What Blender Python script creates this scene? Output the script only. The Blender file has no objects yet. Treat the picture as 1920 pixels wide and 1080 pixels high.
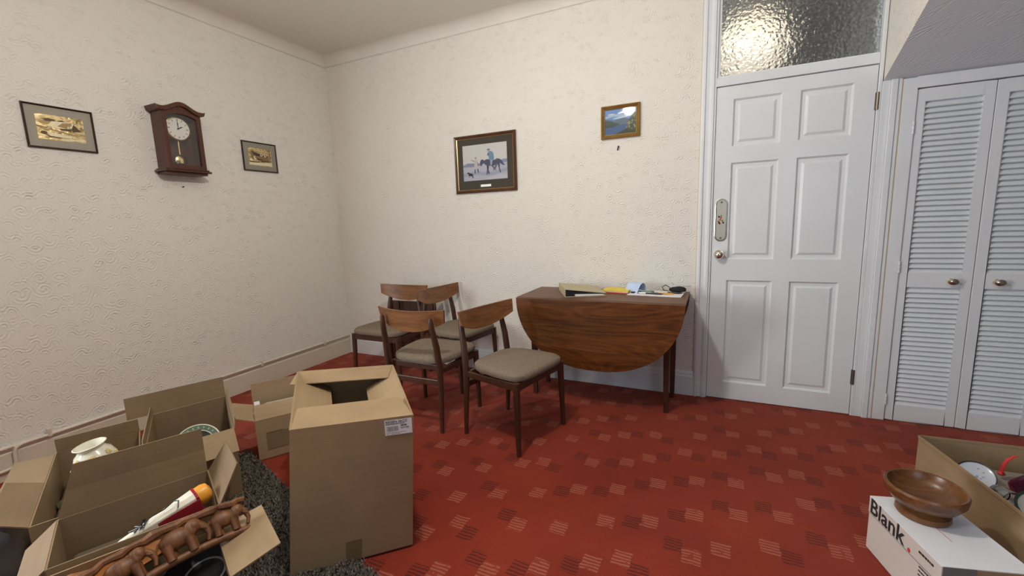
import bpy, bmesh, math, random
from mathutils import Vector, Matrix
random.seed(7)
S = bpy.context.scene
COL = S.collection
PI = math.pi

# ---------------------------------------------------------------- camera
cam_d = bpy.data.cameras.new('camera')
cam_d.sensor_width = 36.0
cam_d.lens = 36.0 * 809.4 / 1920.0
cam_d.clip_start = 0.05
cam = bpy.data.objects.new('camera', cam_d)
COL.objects.link(cam)
_r = Vector((0.90577, 0.42242, -0.03380)); _u = Vector((-0.03321, 0.15027, 0.98809)); _f = Vector((-0.42247, 0.89386, -0.15014))
_m = Matrix((_r, _u, -_f)).transposed().to_4x4()
_m.translation = Vector((3.2513, -3.0764, 1.2168))
cam.matrix_world = _m
S.camera = cam

# ---------------------------------------------------------------- world, lights, exposure
W = bpy.data.worlds.new('world'); S.world = W; W.use_nodes = True
W.node_tree.nodes['Background'].inputs[0].default_value = (0.62, 0.78, 1.0, 1)
W.node_tree.nodes['Background'].inputs[1].default_value = 1.0
S.view_settings.view_transform = 'Standard'
S.view_settings.look = 'None'
S.view_settings.exposure = 0.22
S.view_settings.gamma = 1.0
S.view_settings.use_curve_mapping = False

def light(name, kind, loc, energy, color, size=None, size_y=None, aim=None, radius=None):
    d = bpy.data.lights.new(name, kind); d.energy = energy; d.color = color
    if kind == 'AREA':
        d.shape = 'RECTANGLE'; d.size = size; d.size_y = size_y or size
    elif radius: d.shadow_soft_size = radius
    o = bpy.data.objects.new(name, d); COL.objects.link(o); o.location = loc
    if aim: o.rotation_euler = (Vector(aim) - Vector(loc)).to_track_quat('-Z', 'Y').to_euler()
    return o
# guessed unseen windows added: key light at the left, weaker bluer rear fill
light('side_key_unseen', 'AREA', (-.02, -3.66, 1.24), 66, (0.94, 0.98, 1.0), 0.95, 1.0, aim=(3.0, -3.66, 1.24))
light('rear_fill_unseen', 'AREA', (4.25, -4.42, 1.60), 9, (0.62, 0.80, 1.0), 0.95, 1.2, aim=(4.25, 0, 1.5))
# the room's ceiling pendant
LAMP = (2.35, -2.0, 2.40)
light('pendant_bulb', 'POINT', LAMP, 55, (1.0, 0.94, 0.85), radius=0.05)

# ---------------------------------------------------------------- helpers
class MB:
    def __init__(s): s.v = []; s.f = []; s.mi = []
    def add(s, vs, fs, mi=0, M=None):
        b = len(s.v)
        s.v += [tuple(M @ Vector(p)) if M else tuple(p) for p in vs]
        s.f += [tuple(b + i for i in f) for f in fs]; s.mi += [mi] * len(fs)
        return s
    def box(s, lo, hi, mi=0, M=None):
        x0, y0, z0 = lo; x1, y1, z1 = hi
        return s.add([(x0,y0,z0),(x1,y0,z0),(x1,y1,z0),(x0,y1,z0),(x0,y0,z1),(x1,y0,z1),(x1,y1,z1),(x0,y1,z1)],
                     [(3,2,1,0),(4,5,6,7),(0,1,5,4),(1,2,6,5),(2,3,7,6),(3,0,4,7)], mi, M)
    def hexa(s, a, b, mi=0):   # two quads (lower, upper)
        return s.add(list(a) + list(b), [(3,2,1,0),(4,5,6,7),(0,1,5,4),(1,2,6,5),(2,3,7,6),(3,0,4,7)], mi)
    def slab(s, q, n, t, mi=0):   # quad q thickened by t along -n
        n = Vector(n).normalized() * t
        return s.hexa([Vector(p) - n for p in q], [Vector(p) for p in q], mi)
    def tube(s, pts, rad, seg=10, mi=0, cap=True, M=None, up=None):
        pts = [Vector(p) for p in pts]
        rad = rad if isinstance(rad, (list, tuple)) else [rad] * len(pts)
        rings = []; vs = []; fs = []
        ref = Vector(up) if up else None
        for i, p in enumerate(pts):
            t = (pts[min(i+1, len(pts)-1)] - pts[max(i-1, 0)]).normalized()
            if ref is None: ref = Vector((0,0,1)) if abs(t.z) < .9 else Vector((1,0,0))
            a = (ref - t * ref.dot(t)).normalized(); b = t.cross(a); ref = a
            for k in range(seg):
                an = 2*PI*k/seg
                vs.append(p + (a*math.cos(an) + b*math.sin(an)) * rad[i])
        for i in range(len(pts)-1):
            for k in range(seg):
                k2 = (k+1) % seg
                fs.append((i*seg+k, i*seg+k2, (i+1)*seg+k2, (i+1)*seg+k))
        if cap:
            fs.append(tuple(reversed(range(seg)))); fs.append(tuple((len(pts)-1)*seg+k for k in range(seg)))
        return s.add(vs, fs, mi, M)
    def lathe(s, prof, c=(0,0,0), seg=32, mi=0, M=None, axis='Z', sx=1, sy=1):
        vs = []; fs = []
        for (r, z) in prof:
            for k in range(seg):
                a = 2*PI*k/seg; x, y = r*math.cos(a)*sx, r*math.sin(a)*sy
                p = {'Z': (x, y, z), 'Y': (x, -z, y), 'X': (z, x, y)}[axis]
                vs.append((c[0]+p[0], c[1]+p[1], c[2]+p[2]))
        n = len(prof)
        for i in range(n-1):
            for k in range(seg):
                k2 = (k+1) % seg
                fs.append((i*seg+k, i*seg+k2, (i+1)*seg+k2, (i+1)*seg+k))
        return s.add(vs, fs, mi, M)
    def prism(s, poly, ax, d0, d1, mi=0, M=None):   # polygon extruded along axis; poly in the other two coords
        def P(a, b, d): return {'X': (d, a, b), 'Y': (a, d, b), 'Z': (a, b, d)}[ax]
        n = len(poly)
        vs = [P(a, b, d0) for a, b in poly] + [P(a, b, d1) for a, b in poly]
        fs = [tuple(range(n)), tuple(reversed(range(n, 2*n)))] + [(i, n+i, n+(i+1) % n, (i+1) % n) for i in range(n)]
        return s.add(vs, fs, mi, M)
    def sphere(s, c, r, seg=14, rings=8, mi=0, M=None):
        r = r if isinstance(r, (tuple, list)) else (r, r, r)
        prof = [(math.sin(PI*i/rings), -math.cos(PI*i/rings)) for i in range(rings+1)]
        vs = []; fs = []
        for (q, z) in prof:
            for k in range(seg):
                a = 2*PI*k/seg
                vs.append((c[0]+r[0]*q*math.cos(a), c[1]+r[1]*q*math.sin(a), c[2]+r[2]*z))
        for i in range(rings):
            for k in range(seg):
                k2 = (k+1) % seg; fs.append((i*seg+k, i*seg+k2, (i+1)*seg+k2, (i+1)*seg+k))
        return s.add(vs, fs, mi, M)
    def build(s, name, mats, parent=None, smooth=False, bevel=0, org=None):
        me = bpy.data.meshes.new(name)
        o_ = Vector(org) if org else None
        me.from_pydata([tuple(Vector(p) - o_) for p in s.v] if o_ else s.v, [], s.f)
        bm = bmesh.new(); bm.from_mesh(me)
        bmesh.ops.remove_doubles(bm, verts=bm.verts, dist=1e-6)
        bmesh.ops.recalc_face_normals(bm, faces=bm.faces)
        bm.to_mesh(me); bm.free()
        if len(s.mi) == len(me.polygons):
            for p, m in zip(me.polygons, s.mi): p.material_index = m
        for m in (mats if isinstance(mats, (list, tuple)) else [mats]): me.materials.append(m)
        if smooth:
            for p in me.polygons: p.use_smooth = True
            try: me.set_sharp_from_angle(angle=math.radians(38))
            except Exception: pass
        o = bpy.data.objects.new(name, me); COL.objects.link(o)
        if parent: o.parent = parent
        if bevel:
            b = o.modifiers.new('bevel', 'BEVEL'); b.width = bevel; b.segments = 2; b.limit_method = 'ANGLE'; b.angle_limit = math.radians(40)
        return o

def tag(o, label, cat=None, group=None, kind=None):
    o['label'] = label
    if cat: o['category'] = cat
    if group: o['group'] = group
    if kind: o['kind'] = kind
    return o
def thing(name, label, cat, loc=(0,0,0), rz=0, group=None, kind=None):
    o = bpy.data.objects.new(name, None); COL.objects.link(o); o.empty_display_size = .05
    o.location = loc; o.rotation_euler = (0, 0, rz)
    return tag(o, label, cat, group, kind)
def copy_tree(o, parent=None):
    c = o.copy(); COL.objects.link(c); c.parent = parent
    for ch in list(o.children): copy_tree(ch, c)
    return c

# ---------------------------------------------------------------- materials
def newmat(name):
    m = bpy.data.materials.new(name); m.use_nodes = True
    nt = m.node_tree; b = nt.nodes['Principled BSDF']
    return m, nt, b
def L(nt, a, b): nt.links.new(a, b)
def N(nt, t, **kw):
    n = nt.nodes.new(t)
    for k, v in kw.items(): setattr(n, k, v)
    return n
def M2(nt, op, a, b=None, c=None):
    n = N(nt, 'ShaderNodeMath', operation=op)
    for i, x in enumerate((a, b, c)):
        if x is None: continue
        if isinstance(x, (int, float)): n.inputs[i].default_value = x
        else: L(nt, x, n.inputs[i])
    return n.outputs[0]
def ramp(nt, fac, stops):
    r = N(nt, 'ShaderNodeValToRGB'); e = r.color_ramp.elements
    while len(e) < len(stops): e.new(0.5)
    for el, (p, c) in zip(e, stops): el.position = p; el.color = (*c, 1)
    L(nt, fac, r.inputs[0]); return r.outputs[0]
def coords(nt, scale=(1,1,1), kind='Object'):
    tc = N(nt, 'ShaderNodeTexCoord'); mp = N(nt, 'ShaderNodeMapping'); mp.inputs['Scale'].default_value = scale
    L(nt, tc.outputs[kind], mp.inputs[0]); return mp.outputs[0]
def plain(name, col, rough=.5, metal=0, spec=.5, bump=0, bscale=60, var=0, trans=0, ior=1.45, coat=0, alpha=1):
    m, nt, b = newmat(name)
    b.inputs['Base Color'].default_value = (*col, 1); b.inputs['Roughness'].default_value = rough
    b.inputs['Metallic'].default_value = metal; b.inputs['Specular IOR Level'].default_value = spec
    b.inputs['Transmission Weight'].default_value = trans; b.inputs['IOR'].default_value = ior
    b.inputs['Coat Weight'].default_value = coat; b.inputs['Alpha'].default_value = alpha
    v = coords(nt)
    if var or bump:
        n = N(nt, 'ShaderNodeTexNoise'); n.inputs['Scale'].default_value = bscale; n.inputs['Detail'].default_value = 4; L(nt, v, n.inputs['Vector'])
    if var:
        c0 = tuple(max(0, x*(1-var)) for x in col); c1 = tuple(min(1, x*(1+var)) for x in col)
        n2 = N(nt, 'ShaderNodeTexNoise'); n2.inputs['Scale'].default_value = bscale*.15; n2.inputs['Detail'].default_value = 5; L(nt, v, n2.inputs['Vector'])
        L(nt, ramp(nt, n2.outputs[0], [(.3, c0), (.7, c1)]), b.inputs['Base Color'])
    if bump:
        bp = N(nt, 'ShaderNodeBump'); bp.inputs['Strength'].default_value = bump; bp.inputs['Distance'].default_value = .002
        L(nt, n.outputs[0], bp.inputs['Height']); L(nt, bp.outputs[0], b.inputs['Normal'])
    return m
def wood(name, c0, c1, axis=0, rough=.35, scale=1.0, fig=0.0, c2=None):
    m, nt, b = newmat(name)
    sc = [22*scale]*3; sc[axis] = 1.6*scale
    v = coords(nt, tuple(sc))
    n = N(nt, 'ShaderNodeTexNoise'); n.inputs['Scale'].default_value = 1.5; n.inputs['Detail'].default_value = 8; n.inputs['Roughness'].default_value = .65; n.inputs['Distortion'].default_value = .4 + fig
    L(nt, v, n.inputs['Vector'])
    sc2 = [120*scale]*3; sc2[axis] = 4*scale
    v2 = coords(nt, tuple(sc2)); n2 = N(nt, 'ShaderNodeTexNoise'); n2.inputs['Scale'].default_value = 2; n2.inputs['Detail'].default_value = 3; L(nt, v2, n2.inputs['Vector'])
    f = M2(nt, 'ADD', M2(nt, 'MULTIPLY', n.outputs[0], .75), M2(nt, 'MULTIPLY', n2.outputs[0], .25))
    if fig:
        sc3 = [3.2]*3; sc3[axis] = .9
        v3 = coords(nt, tuple(sc3)); w = N(nt, 'ShaderNodeTexNoise'); w.inputs['Scale'].default_value = 1.0; w.inputs['Detail'].default_value = 2; w.inputs['Distortion'].default_value = .8; L(nt, v3, w.inputs['Vector'])
        rings = M2(nt, 'SINE', M2(nt, 'MULTIPLY', w.outputs[0], 75))
        f = M2(nt, 'ADD', M2(nt, 'MULTIPLY', f, .85), M2(nt, 'MULTIPLY', M2(nt, 'POWER', M2(nt, 'ABSOLUTE', rings), 3.0), .11))
    mid = c2 or tuple((a+bb)/2 for a, bb in zip(c0, c1))
    L(nt, ramp(nt, f, [(.33, c0), (.5, mid), (.68, c1)]), b.inputs['Base Color'])
    b.inputs['Roughness'].default_value = rough
    bp = N(nt, 'ShaderNodeBump'); bp.inputs['Strength'].default_value = .08; bp.inputs['Distance'].default_value = .001
    L(nt, n2.outputs[0], bp.inputs['Height']); L(nt, bp.outputs[0], b.inputs['Normal'])
    return m

def wallpaper(name, col, strength=1.0):
    m, nt, b = newmat(name)
    b.inputs['Roughness'].default_value = .75; b.inputs['Specular IOR Level'].default_value = .3
    v = coords(nt)
    sp = N(nt, 'ShaderNodeSeparateXYZ'); L(nt, v, sp.inputs[0])
    cb = N(nt, 'ShaderNodeCombineXYZ'); L(nt, M2(nt, 'ADD', sp.outputs[0], sp.outputs[1]), cb.inputs[0]); L(nt, sp.outputs[2], cb.inputs[1])
    wn = N(nt, 'ShaderNodeTexNoise'); wn.inputs['Scale'].default_value = 9; wn.inputs['Detail'].default_value = 1; L(nt, v, wn.inputs['Vector'])
    mx = N(nt, 'ShaderNodeMix', data_type='VECTOR'); mx.inputs[0].default_value = .03
    L(nt, cb.outputs[0], mx.inputs[4]); L(nt, wn.outputs['Color'], mx.inputs[5])
    # embossed fans: concentric arcs on one side of scattered centres, two overlapping sets
    def fans(scale, freq, off, up):
        mp = N(nt, 'ShaderNodeMapping'); mp.inputs['Location'].default_value = off; L(nt, mx.outputs[1], mp.inputs[0])
        vo = N(nt, 'ShaderNodeTexVoronoi'); vo.voronoi_dimensions = '2D'; vo.inputs['Scale'].default_value = scale; vo.inputs['Randomness'].default_value = .8; L(nt, mp.outputs[0], vo.inputs['Vector'])
        sb = N(nt, 'ShaderNodeVectorMath', operation='SUBTRACT'); L(nt, mp.outputs[0], sb.inputs[0]); L(nt, vo.outputs['Position'], sb.inputs[1])
        ps = N(nt, 'ShaderNodeSeparateXYZ'); L(nt, sb.outputs[0], ps.inputs[0])
        side = M2(nt, 'ADD', M2(nt, 'MULTIPLY', ps.outputs[1], up*scale*5.0), M2(nt, 'MULTIPLY', ps.outputs[0], scale*1.5))
        side = M2(nt, 'MINIMUM', M2(nt, 'MAXIMUM', M2(nt, 'ADD', side, .5), .0), 1.0)
        s_ = M2(nt, 'SINE', M2(nt, 'MULTIPLY', vo.outputs['Distance'], freq))
        fade = M2(nt, 'MAXIMUM', M2(nt, 'SUBTRACT', 1.0, M2(nt, 'MULTIPLY', vo.outputs['Distance'], 1.3)), 0.0)
        return M2(nt, 'MULTIPLY', M2(nt, 'MULTIPLY', s_, fade), side)
    a = fans(14.5, 30, (0,0,0), 1); c = fans(12.0, 32, (.37,.21,.0), -1)
    mk = N(nt, 'ShaderNodeTexNoise'); mk.inputs['Scale'].default_value = 7; mk.inputs['Detail'].default_value = 2; L(nt, v, mk.inputs['Vector'])
    mask = M2(nt, 'MULTIPLY', M2(nt, 'SUBTRACT', mk.outputs[0], .30), 3.5); mask = M2(nt, 'MINIMUM', M2(nt, 'MAXIMUM', mask, .6), 1.0)
    h = M2(nt, 'MULTIPLY', M2(nt, 'ADD', a, M2(nt, 'MULTIPLY', c, .8)), mask)
    fn = N(nt, 'ShaderNodeTexNoise'); fn.inputs['Scale'].default_value = 90; fn.inputs['Detail'].default_value = 3; L(nt, v, fn.inputs['Vector'])
    h = M2(nt, 'ADD', h, M2(nt, 'MULTIPLY', fn.outputs[0], .5))
    bp = N(nt, 'ShaderNodeBump'); bp.inputs['Strength'].default_value = strength; bp.inputs['Distance'].default_value = .0018
    L(nt, h, bp.inputs['Height']); L(nt, bp.outputs[0], b.inputs['Normal'])
    ln = N(nt, 'ShaderNodeTexNoise'); ln.inputs['Scale'].default_value = 1.3; ln.inputs['Detail'].default_value = 3; L(nt, v, ln.inputs['Vector'])
    L(nt, ramp(nt, ln.outputs[0], [(.3, tuple(x*.97 for x in col)), (.7, col)]), b.inputs['Base Color'])
    return m

def carpet_mat():
    m, nt, b = newmat('red_carpet')
    tc = N(nt, 'ShaderNodeTexCoord'); sp = N(nt, 'ShaderNodeSeparateXYZ')
    wn = N(nt, 'ShaderNodeTexNoise'); wn.inputs['Scale'].default_value = 26; wn.inputs['Detail'].default_value = 2; L(nt, tc.outputs['Object'], wn.inputs['Vector'])
    L(nt, tc.outputs['Object'], sp.inputs[0])
    X, Y = sp.outputs[0], sp.outputs[1]
    u = M2(nt, 'DIVIDE', X, .163); col = M2(nt, 'FLOOR', u); fu = M2(nt, 'SUBTRACT', u, col)
    vv = M2(nt, 'DIVIDE', M2(nt, 'SUBTRACT', Y, M2(nt, 'MULTIPLY', col, .0815)), .25)
    row = M2(nt, 'FLOOR', vv); fv = M2(nt, 'SUBTRACT', vv, row)
    cb = N(nt, 'ShaderNodeCombineXYZ'); L(nt, col, cb.inputs[0]); L(nt, row, cb.inputs[1])
    wh = N(nt, 'ShaderNodeTexWhiteNoise'); wh.noise_dimensions = '2D'; L(nt, cb.outputs[0], wh.inputs['Vector'])
    cs = N(nt, 'ShaderNodeSeparateColor'); L(nt, wh.outputs['Color'], cs.inputs[0])
    r1, r2, r3 = cs.outputs
    cx = M2(nt, 'MULTIPLY', M2(nt, 'SUBTRACT', fu, .5), .163); cy = M2(nt, 'MULTIPLY', M2(nt, 'SUBTRACT', fv, .5), .25)
    jy = M2(nt, 'MULTIPLY', M2(nt, 'SUBTRACT', r1, .5), .05)
    sgn = M2(nt, 'SUBTRACT', M2(nt, 'MULTIPLY', M2(nt, 'GREATER_THAN', r2, .5), 2.0), 1.0)
    side = M2(nt, 'SUBTRACT', M2(nt, 'MULTIPLY', M2(nt, 'GREATER_THAN', r3, .3), 2.0), 1.0)
    wob = M2(nt, 'MULTIPLY', M2(nt, 'SUBTRACT', wn.outputs[0], .5), .022)
    def patch(px, py):
        ax = M2(nt, 'LESS_THAN', M2(nt, 'ABSOLUTE', M2(nt, 'SUBTRACT', M2(nt, 'ADD', cx, wob), px)), .033)
        ay = M2(nt, 'LESS_THAN', M2(nt, 'ABSOLUTE', M2(nt, 'SUBTRACT', M2(nt, 'ADD', cy, wob), py)), .037)
        return M2(nt, 'MULTIPLY', ax, ay)
    lx = M2(nt, 'MULTIPLY', side, .033)
    light_p = patch(lx, jy)
    dark_p = patch(M2(nt, 'MULTIPLY', lx, -1.0), M2(nt, 'ADD', jy, M2(nt, 'MULTIPLY', sgn, .036)))
    st = M2(nt, 'FRACT', M2(nt, 'MULTIPLY', M2(nt, 'ADD', cy, M2(nt, 'MULTIPLY', wob, .5)), 66))
    line = M2(nt, 'LESS_THAN', st, .38)
    gap = M2(nt, 'GREATER_THAN', wn.outputs[0], .36)
    lm = M2(nt, 'MULTIPLY', M2(nt, 'MULTIPLY', light_p, line), gap)
    dm = M2(nt, 'MULTIPLY', M2(nt, 'MULTIPLY', dark_p, M2(nt, 'LESS_THAN', st, .55)), M2(nt, 'GREATER_THAN', r2, .12))
    big = N(nt, 'ShaderNodeTexNoise'); big.inputs['Scale'].default_value = 2.2; big.inputs['Detail'].default_value = 4; L(nt, tc.outputs['Object'], big.inputs['Vector'])
    base = ramp(nt, big.outputs[0], [(.3, (.190, .021, .011)), (.7, (.255, .032, .014))])
    m1 = N(nt, 'ShaderNodeMix', data_type='RGBA'); L(nt, M2(nt, 'MULTIPLY', dm, .62), m1.inputs[0]); L(nt, base, m1.inputs[6]); m1.inputs[7].default_value = (.035, .010, .010, 1)
    m2 = N(nt, 'ShaderNodeMix', data_type='RGBA'); L(nt, M2(nt, 'MULTIPLY', lm, .44), m2.inputs[0]); L(nt, m1.outputs[2], m2.inputs[6]); m2.inputs[7].default_value = (.50, .20, .13, 1)
    # faint tint over the whole light square
    m3 = N(nt, 'ShaderNodeMix', data_type='RGBA'); L(nt, M2(nt, 'MULTIPLY', light_p, .07), m3.inputs[0]); L(nt, m2.outputs[2], m3.inputs[6]); m3.inputs[7].default_value = (.50, .20, .13, 1)
    L(nt, m3.outputs[2], b.inputs['Base Color'])
    b.inputs['Roughness'].default_value = .95; b.inputs['Specular IOR Level'].default_value = .1
    b.inputs['Sheen Weight'].default_value = .25; b.inputs['Sheen Roughness'].default_value = .5; b.inputs['Sheen Tint'].default_value = (1, .5, .4, 1)
    fz = N(nt, 'ShaderNodeTexNoise'); fz.inputs['Scale'].default_value = 420; fz.inputs['Detail'].default_value = 2; L(nt, tc.outputs['Object'], fz.inputs['Vector'])
    bp = N(nt, 'ShaderNodeBump'); bp.inputs['Strength'].default_value = .5; bp.inputs['Distance'].default_value = .003
    L(nt, fz.outputs[0], bp.inputs['Height']); L(nt, bp.outputs[0], b.inputs['Normal'])
    return m

def ceiling_mat():
    m, nt, b = newmat('ceiling_paper')
    b.inputs['Base Color'].default_value = (.73, .71, .66, 1); b.inputs['Roughness'].default_value = .85; b.inputs['Specular IOR Level'].default_value = .2
    v = coords(nt, (60, 14, 20)); n = N(nt, 'ShaderNodeTexNoise'); n.inputs['Scale'].default_value = 1; n.inputs['Detail'].default_value = 4; L(nt, v, n.inputs['Vector'])
    tc = N(nt, 'ShaderNodeTexCoord'); sp = N(nt, 'ShaderNodeSeparateXYZ'); L(nt, tc.outputs['Object'], sp.inputs[0])
    fr = M2(nt, 'FRACT', M2(nt, 'DIVIDE', M2(nt, 'SUBTRACT', sp.outputs[0], .215), .63))
    seam = M2(nt, 'LESS_THAN', fr, .012)
    h = M2(nt, 'ADD', M2(nt, 'MULTIPLY', n.outputs[0], .8), M2(nt, 'MULTIPLY', seam, .9))
    bp = N(nt, 'ShaderNodeBump'); bp.inputs['Strength'].default_value = .8; bp.inputs['Distance'].default_value = .003
    L(nt, h, bp.inputs['Height']); L(nt, bp.outputs[0], b.inputs['Normal'])
    return m

def card_mat(name, col):
    m, nt, b = newmat(name)
    v = coords(nt, (3, 3, 140)); n = N(nt, 'ShaderNodeTexNoise'); n.inputs['Scale'].default_value = 1; n.inputs['Detail'].default_value = 2; L(nt, v, n.inputs['Vector'])
    v2 = coords(nt); n2 = N(nt, 'ShaderNodeTexNoise'); n2.inputs['Scale'].default_value = 7; n2.inputs['Detail'].default_value = 5; L(nt, v2, n2.inputs['Vector'])
    f = M2(nt, 'ADD', M2(nt, 'MULTIPLY', n.outputs[0], .35), M2(nt, 'MULTIPLY', n2.outputs[0], .65))
    L(nt, ramp(nt, f, [(.3, tuple(x*.84 for x in col)), (.7, tuple(x*1.08 for x in col))]), b.inputs['Base Color'])
    b.inputs['Roughness'].default_value = .8; b.inputs['Specular IOR Level'].default_value = .25
    bp = N(nt, 'ShaderNodeBump'); bp.inputs['Strength'].default_value = .25; bp.inputs['Distance'].default_value = .004
    L(nt, n2.outputs[0], bp.inputs['Height']); L(nt, bp.outputs[0], b.inputs['Normal'])
    return m

def frosted_mat():
    m, nt, b = newmat('obscured_glass')
    b.inputs['Base Color'].default_value = (.93, .95, .96, 1); b.inputs['Roughness'].default_value = .30
    b.inputs['Transmission Weight'].default_value = 1.0; b.inputs['IOR'].default_value = 1.3
    v = coords(nt); wn = N(nt, 'ShaderNodeTexNoise'); wn.inputs['Scale'].default_value = 30; L(nt, v, wn.inputs['Vector'])
    mx = N(nt, 'ShaderNodeMix', data_type='VECTOR'); mx.inputs[0].default_value = .02; L(nt, v, mx.inputs[4]); L(nt, wn.outputs['Color'], mx.inputs[5])
    vo = N(nt, 'ShaderNodeTexVoronoi', feature='SMOOTH_F1'); vo.inputs['Scale'].default_value = 56; vo.inputs['Smoothness'].default_value = .6; L(nt, mx.outputs[1], vo.inputs['Vector'])
    bp = N(nt, 'ShaderNodeBump'); bp.inputs['Strength'].default_value = 1.0; bp.inputs['Distance'].default_value = .012
    L(nt, vo.outputs['Distance'], bp.inputs['Height']); L(nt, bp.outputs[0], b.inputs['Normal'])
    return m
def clear_glass(name, tint=(1,1,1), gloss=.08):
    m = bpy.data.materials.new(name); m.use_nodes = True; nt = m.node_tree
    for n in list(nt.nodes): nt.nodes.remove(n)
    out = N(nt, 'ShaderNodeOutputMaterial'); tr = N(nt, 'ShaderNodeBsdfTransparent'); tr.inputs[0].default_value = (*tint, 1)
    gl = N(nt, 'ShaderNodeBsdfGlossy'); gl.inputs['Roughness'].default_value = .04
    fr = N(nt, 'ShaderNodeFresnel'); fr.inputs[0].default_value = 1.45
    mx = N(nt, 'ShaderNodeMixShader'); L(nt, fr.outputs[0], mx.inputs[0]); L(nt, tr.outputs[0], mx.inputs[1]); L(nt, gl.outputs[0], mx.inputs[2]); L(nt, mx.outputs[0], out.inputs[0])
    return m
def gold_foil(name):
    m, nt, b = newmat(name)
    b.inputs['Metallic'].default_value = 1.0; b.inputs['Roughness'].default_value = .28
    v = coords(nt, (1, 26, 60)); n = N(nt, 'ShaderNodeTexNoise'); n.inputs['Scale'].default_value = 1.2; n.inputs['Detail'].default_value = 6; n.inputs['Distortion'].default_value = 1.2; L(nt, v, n.inputs['Vector'])
    L(nt, ramp(nt, n.outputs[0], [(.34, (.30, .20, .09)), (.52, (.80, .62, .30)), (.7, (.95, .82, .50))]), b.inputs['Base Color'])
    bp = N(nt, 'ShaderNodeBump'); bp.inputs['Strength'].default_value = .6; bp.inputs['Distance'].default_value = .003; L(nt, n.outputs[0], bp.inputs['Height']); L(nt, bp.outputs[0], b.inputs['Normal'])
    return m
def emit(name, col, st):
    m, nt, b = newmat(name); b.inputs['Base Color'].default_value = (*col, 1)
    b.inputs['Emission Color'].default_value = (*col, 1); b.inputs['Emission Strength'].default_value = st; return m

K = {}
K['wall'] = wallpaper('embossed_wallpaper', (.80, .775, .715), 1.0)
K['dim'] = wallpaper('bounce_cut_wallpaper', (.13, .11, .095), .4)  # unseen right and rear walls made dark to cut bounce light
K['soffit'] = wallpaper('soffit_paper', (.78, .82, .86), .5)
K['ceiling'] = ceiling_mat()
K['plaster'] = plain('coving_paint', (.74, .71, .66), .7, var=.04, bscale=30)
K['gloss'] = plain('white_gloss_paint', (.765, .80, .83), .32, var=.03, bscale=20)
K['gloss2'] = plain('cream_gloss_paint', (.70, .64, .52), .38, var=.05, bscale=20)
K['carpet'] = carpet_mat()
K['card'] = card_mat('cardboard_brown', (.34, .238, .135))
K['card2'] = card_mat('cardboard_pale', (.39, .275, .165))
K['card3'] = card_mat('cardboard_dark', (.25, .172, .098))
K['tape'] = plain('parcel_tape', (.20, .135, .075), .25, var=.1)
K['teak'] = wood('teak_veneer', (.115, .042, .014), (.30, .130, .046), 1, .38)
K['teakx'] = wood('teak_leaf', (.060, .019, .0045), (.185, .062, .013), 0, .34, .8, fig=.5)
K['teaktop'] = wood('teak_top', (.085, .034, .015), (.19, .082, .037), 0, .48)
K['dark'] = wood('dark_teak_legs', (.040, .015, .008), (.095, .036, .018), 2, .40)
K['mahog'] = wood('mahogany_case', (.040, .011, .005), (.115, .032, .013), 2, .30)
K['carved'] = wood('carved_wood', (.075, .025, .008), (.25, .098, .030), 1, .50, 1.5)
K['bowl'] = wood('bowl_wood', (.075, .027, .010), (.235, .098, .032), 0, .30, 1.3)
K['fabric'] = plain('seat_fabric', (.205, .162, .120), .95, spec=.1, bump=.6, bscale=420, var=.10)
K['brass'] = plain('brass', (.80, .66, .36), .22, 1)
K['nickel'] = plain('satin_nickel', (.80, .74, .62), .2, 1)
K['steel'] = plain('chrome', (.82, .82, .80), .12, 1)
K['mirror'] = plain('mirrored_plate', (.66, .64, .56), .25, .45)
K['iron'] = plain('aged_hinge', (.22, .18, .14), .4, .9)
K['black'] = plain('black_plastic', (.012, .012, .014), .4)
K['ink'] = plain('print_black', (.02, .02, .022), .7)
K['inkgrey'] = plain('print_grey', (.25, .24, .24), .7)
K['red'] = plain('print_red', (.60, .04, .04), .6)
K['white'] = plain('white_paper', (.82, .82, .84), .6)
K['whitebox'] = plain('white_carton', (.80, .82, .86), .5, var=.03)
K['boxside_shaded'] = plain('carton_side_shaded', (.60, .545, .50), .6, var=.03)  # shade and carpet bounce on the white sides painted in as beige
K['blue'] = plain('pale_blue_paper', (.50, .62, .85), .6)
K['yellow'] = plain('yellow_card', (.80, .62, .05), .5)
K['orange'] = plain('orange_plastic', (.80, .36, .04), .35)
K['maroon'] = plain('maroon_plastic', (.30, .014, .03), .3)
K['cream'] = plain('cream_plastic', (.76, .73, .62), .35)
K['beige'] = plain('beige_binder', (.48, .42, .27), .55)
K['ceramic'] = plain('cream_ceramic', (.74, .71, .60), .15, coat=.4)
K['green'] = plain('green_paint', (.16, .28, .10), .3)
K['platerim'] = plain('plate_green_rim', (.12, .19, .13), .2)
K['petal'] = plain('petal_yellow', (.80, .50, .06), .3)
K['gold'] = gold_foil('gold_foil')
K['goldfr'] = plain('gilt_frame', (.36, .21, .055), .35, .6, var=.15, bscale=90)
K['giltlip'] = plain('gilt_lip', (.50, .36, .15), .3, .8)
K['mount'] = plain('grey_mount', (.37, .34, .28), .9)
K['mountd'] = plain('olive_mount', (.066, .056, .040), .9)
K['frame_br'] = wood('frame_brown', (.045, .016, .008), (.13, .050, .020), 2, .3)
K['fr_dark'] = plain('dark_frame', (.035, .018, .010), .35)
K['glass'] = clear_glass('picture_glass')
K['jar'] = plain('clear_jar_glass', (.95, .97, .97), .03, trans=1, ior=1.45)
K['purple'] = plain('purple_glass', (.32, .05, .14), .05, trans=.85, ior=1.45)
K['bag'] = plain('grey_plastic_bag', (.13, .125, .135), .35, bump=1.0, bscale=14)
K['frost'] = frosted_mat()
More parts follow.
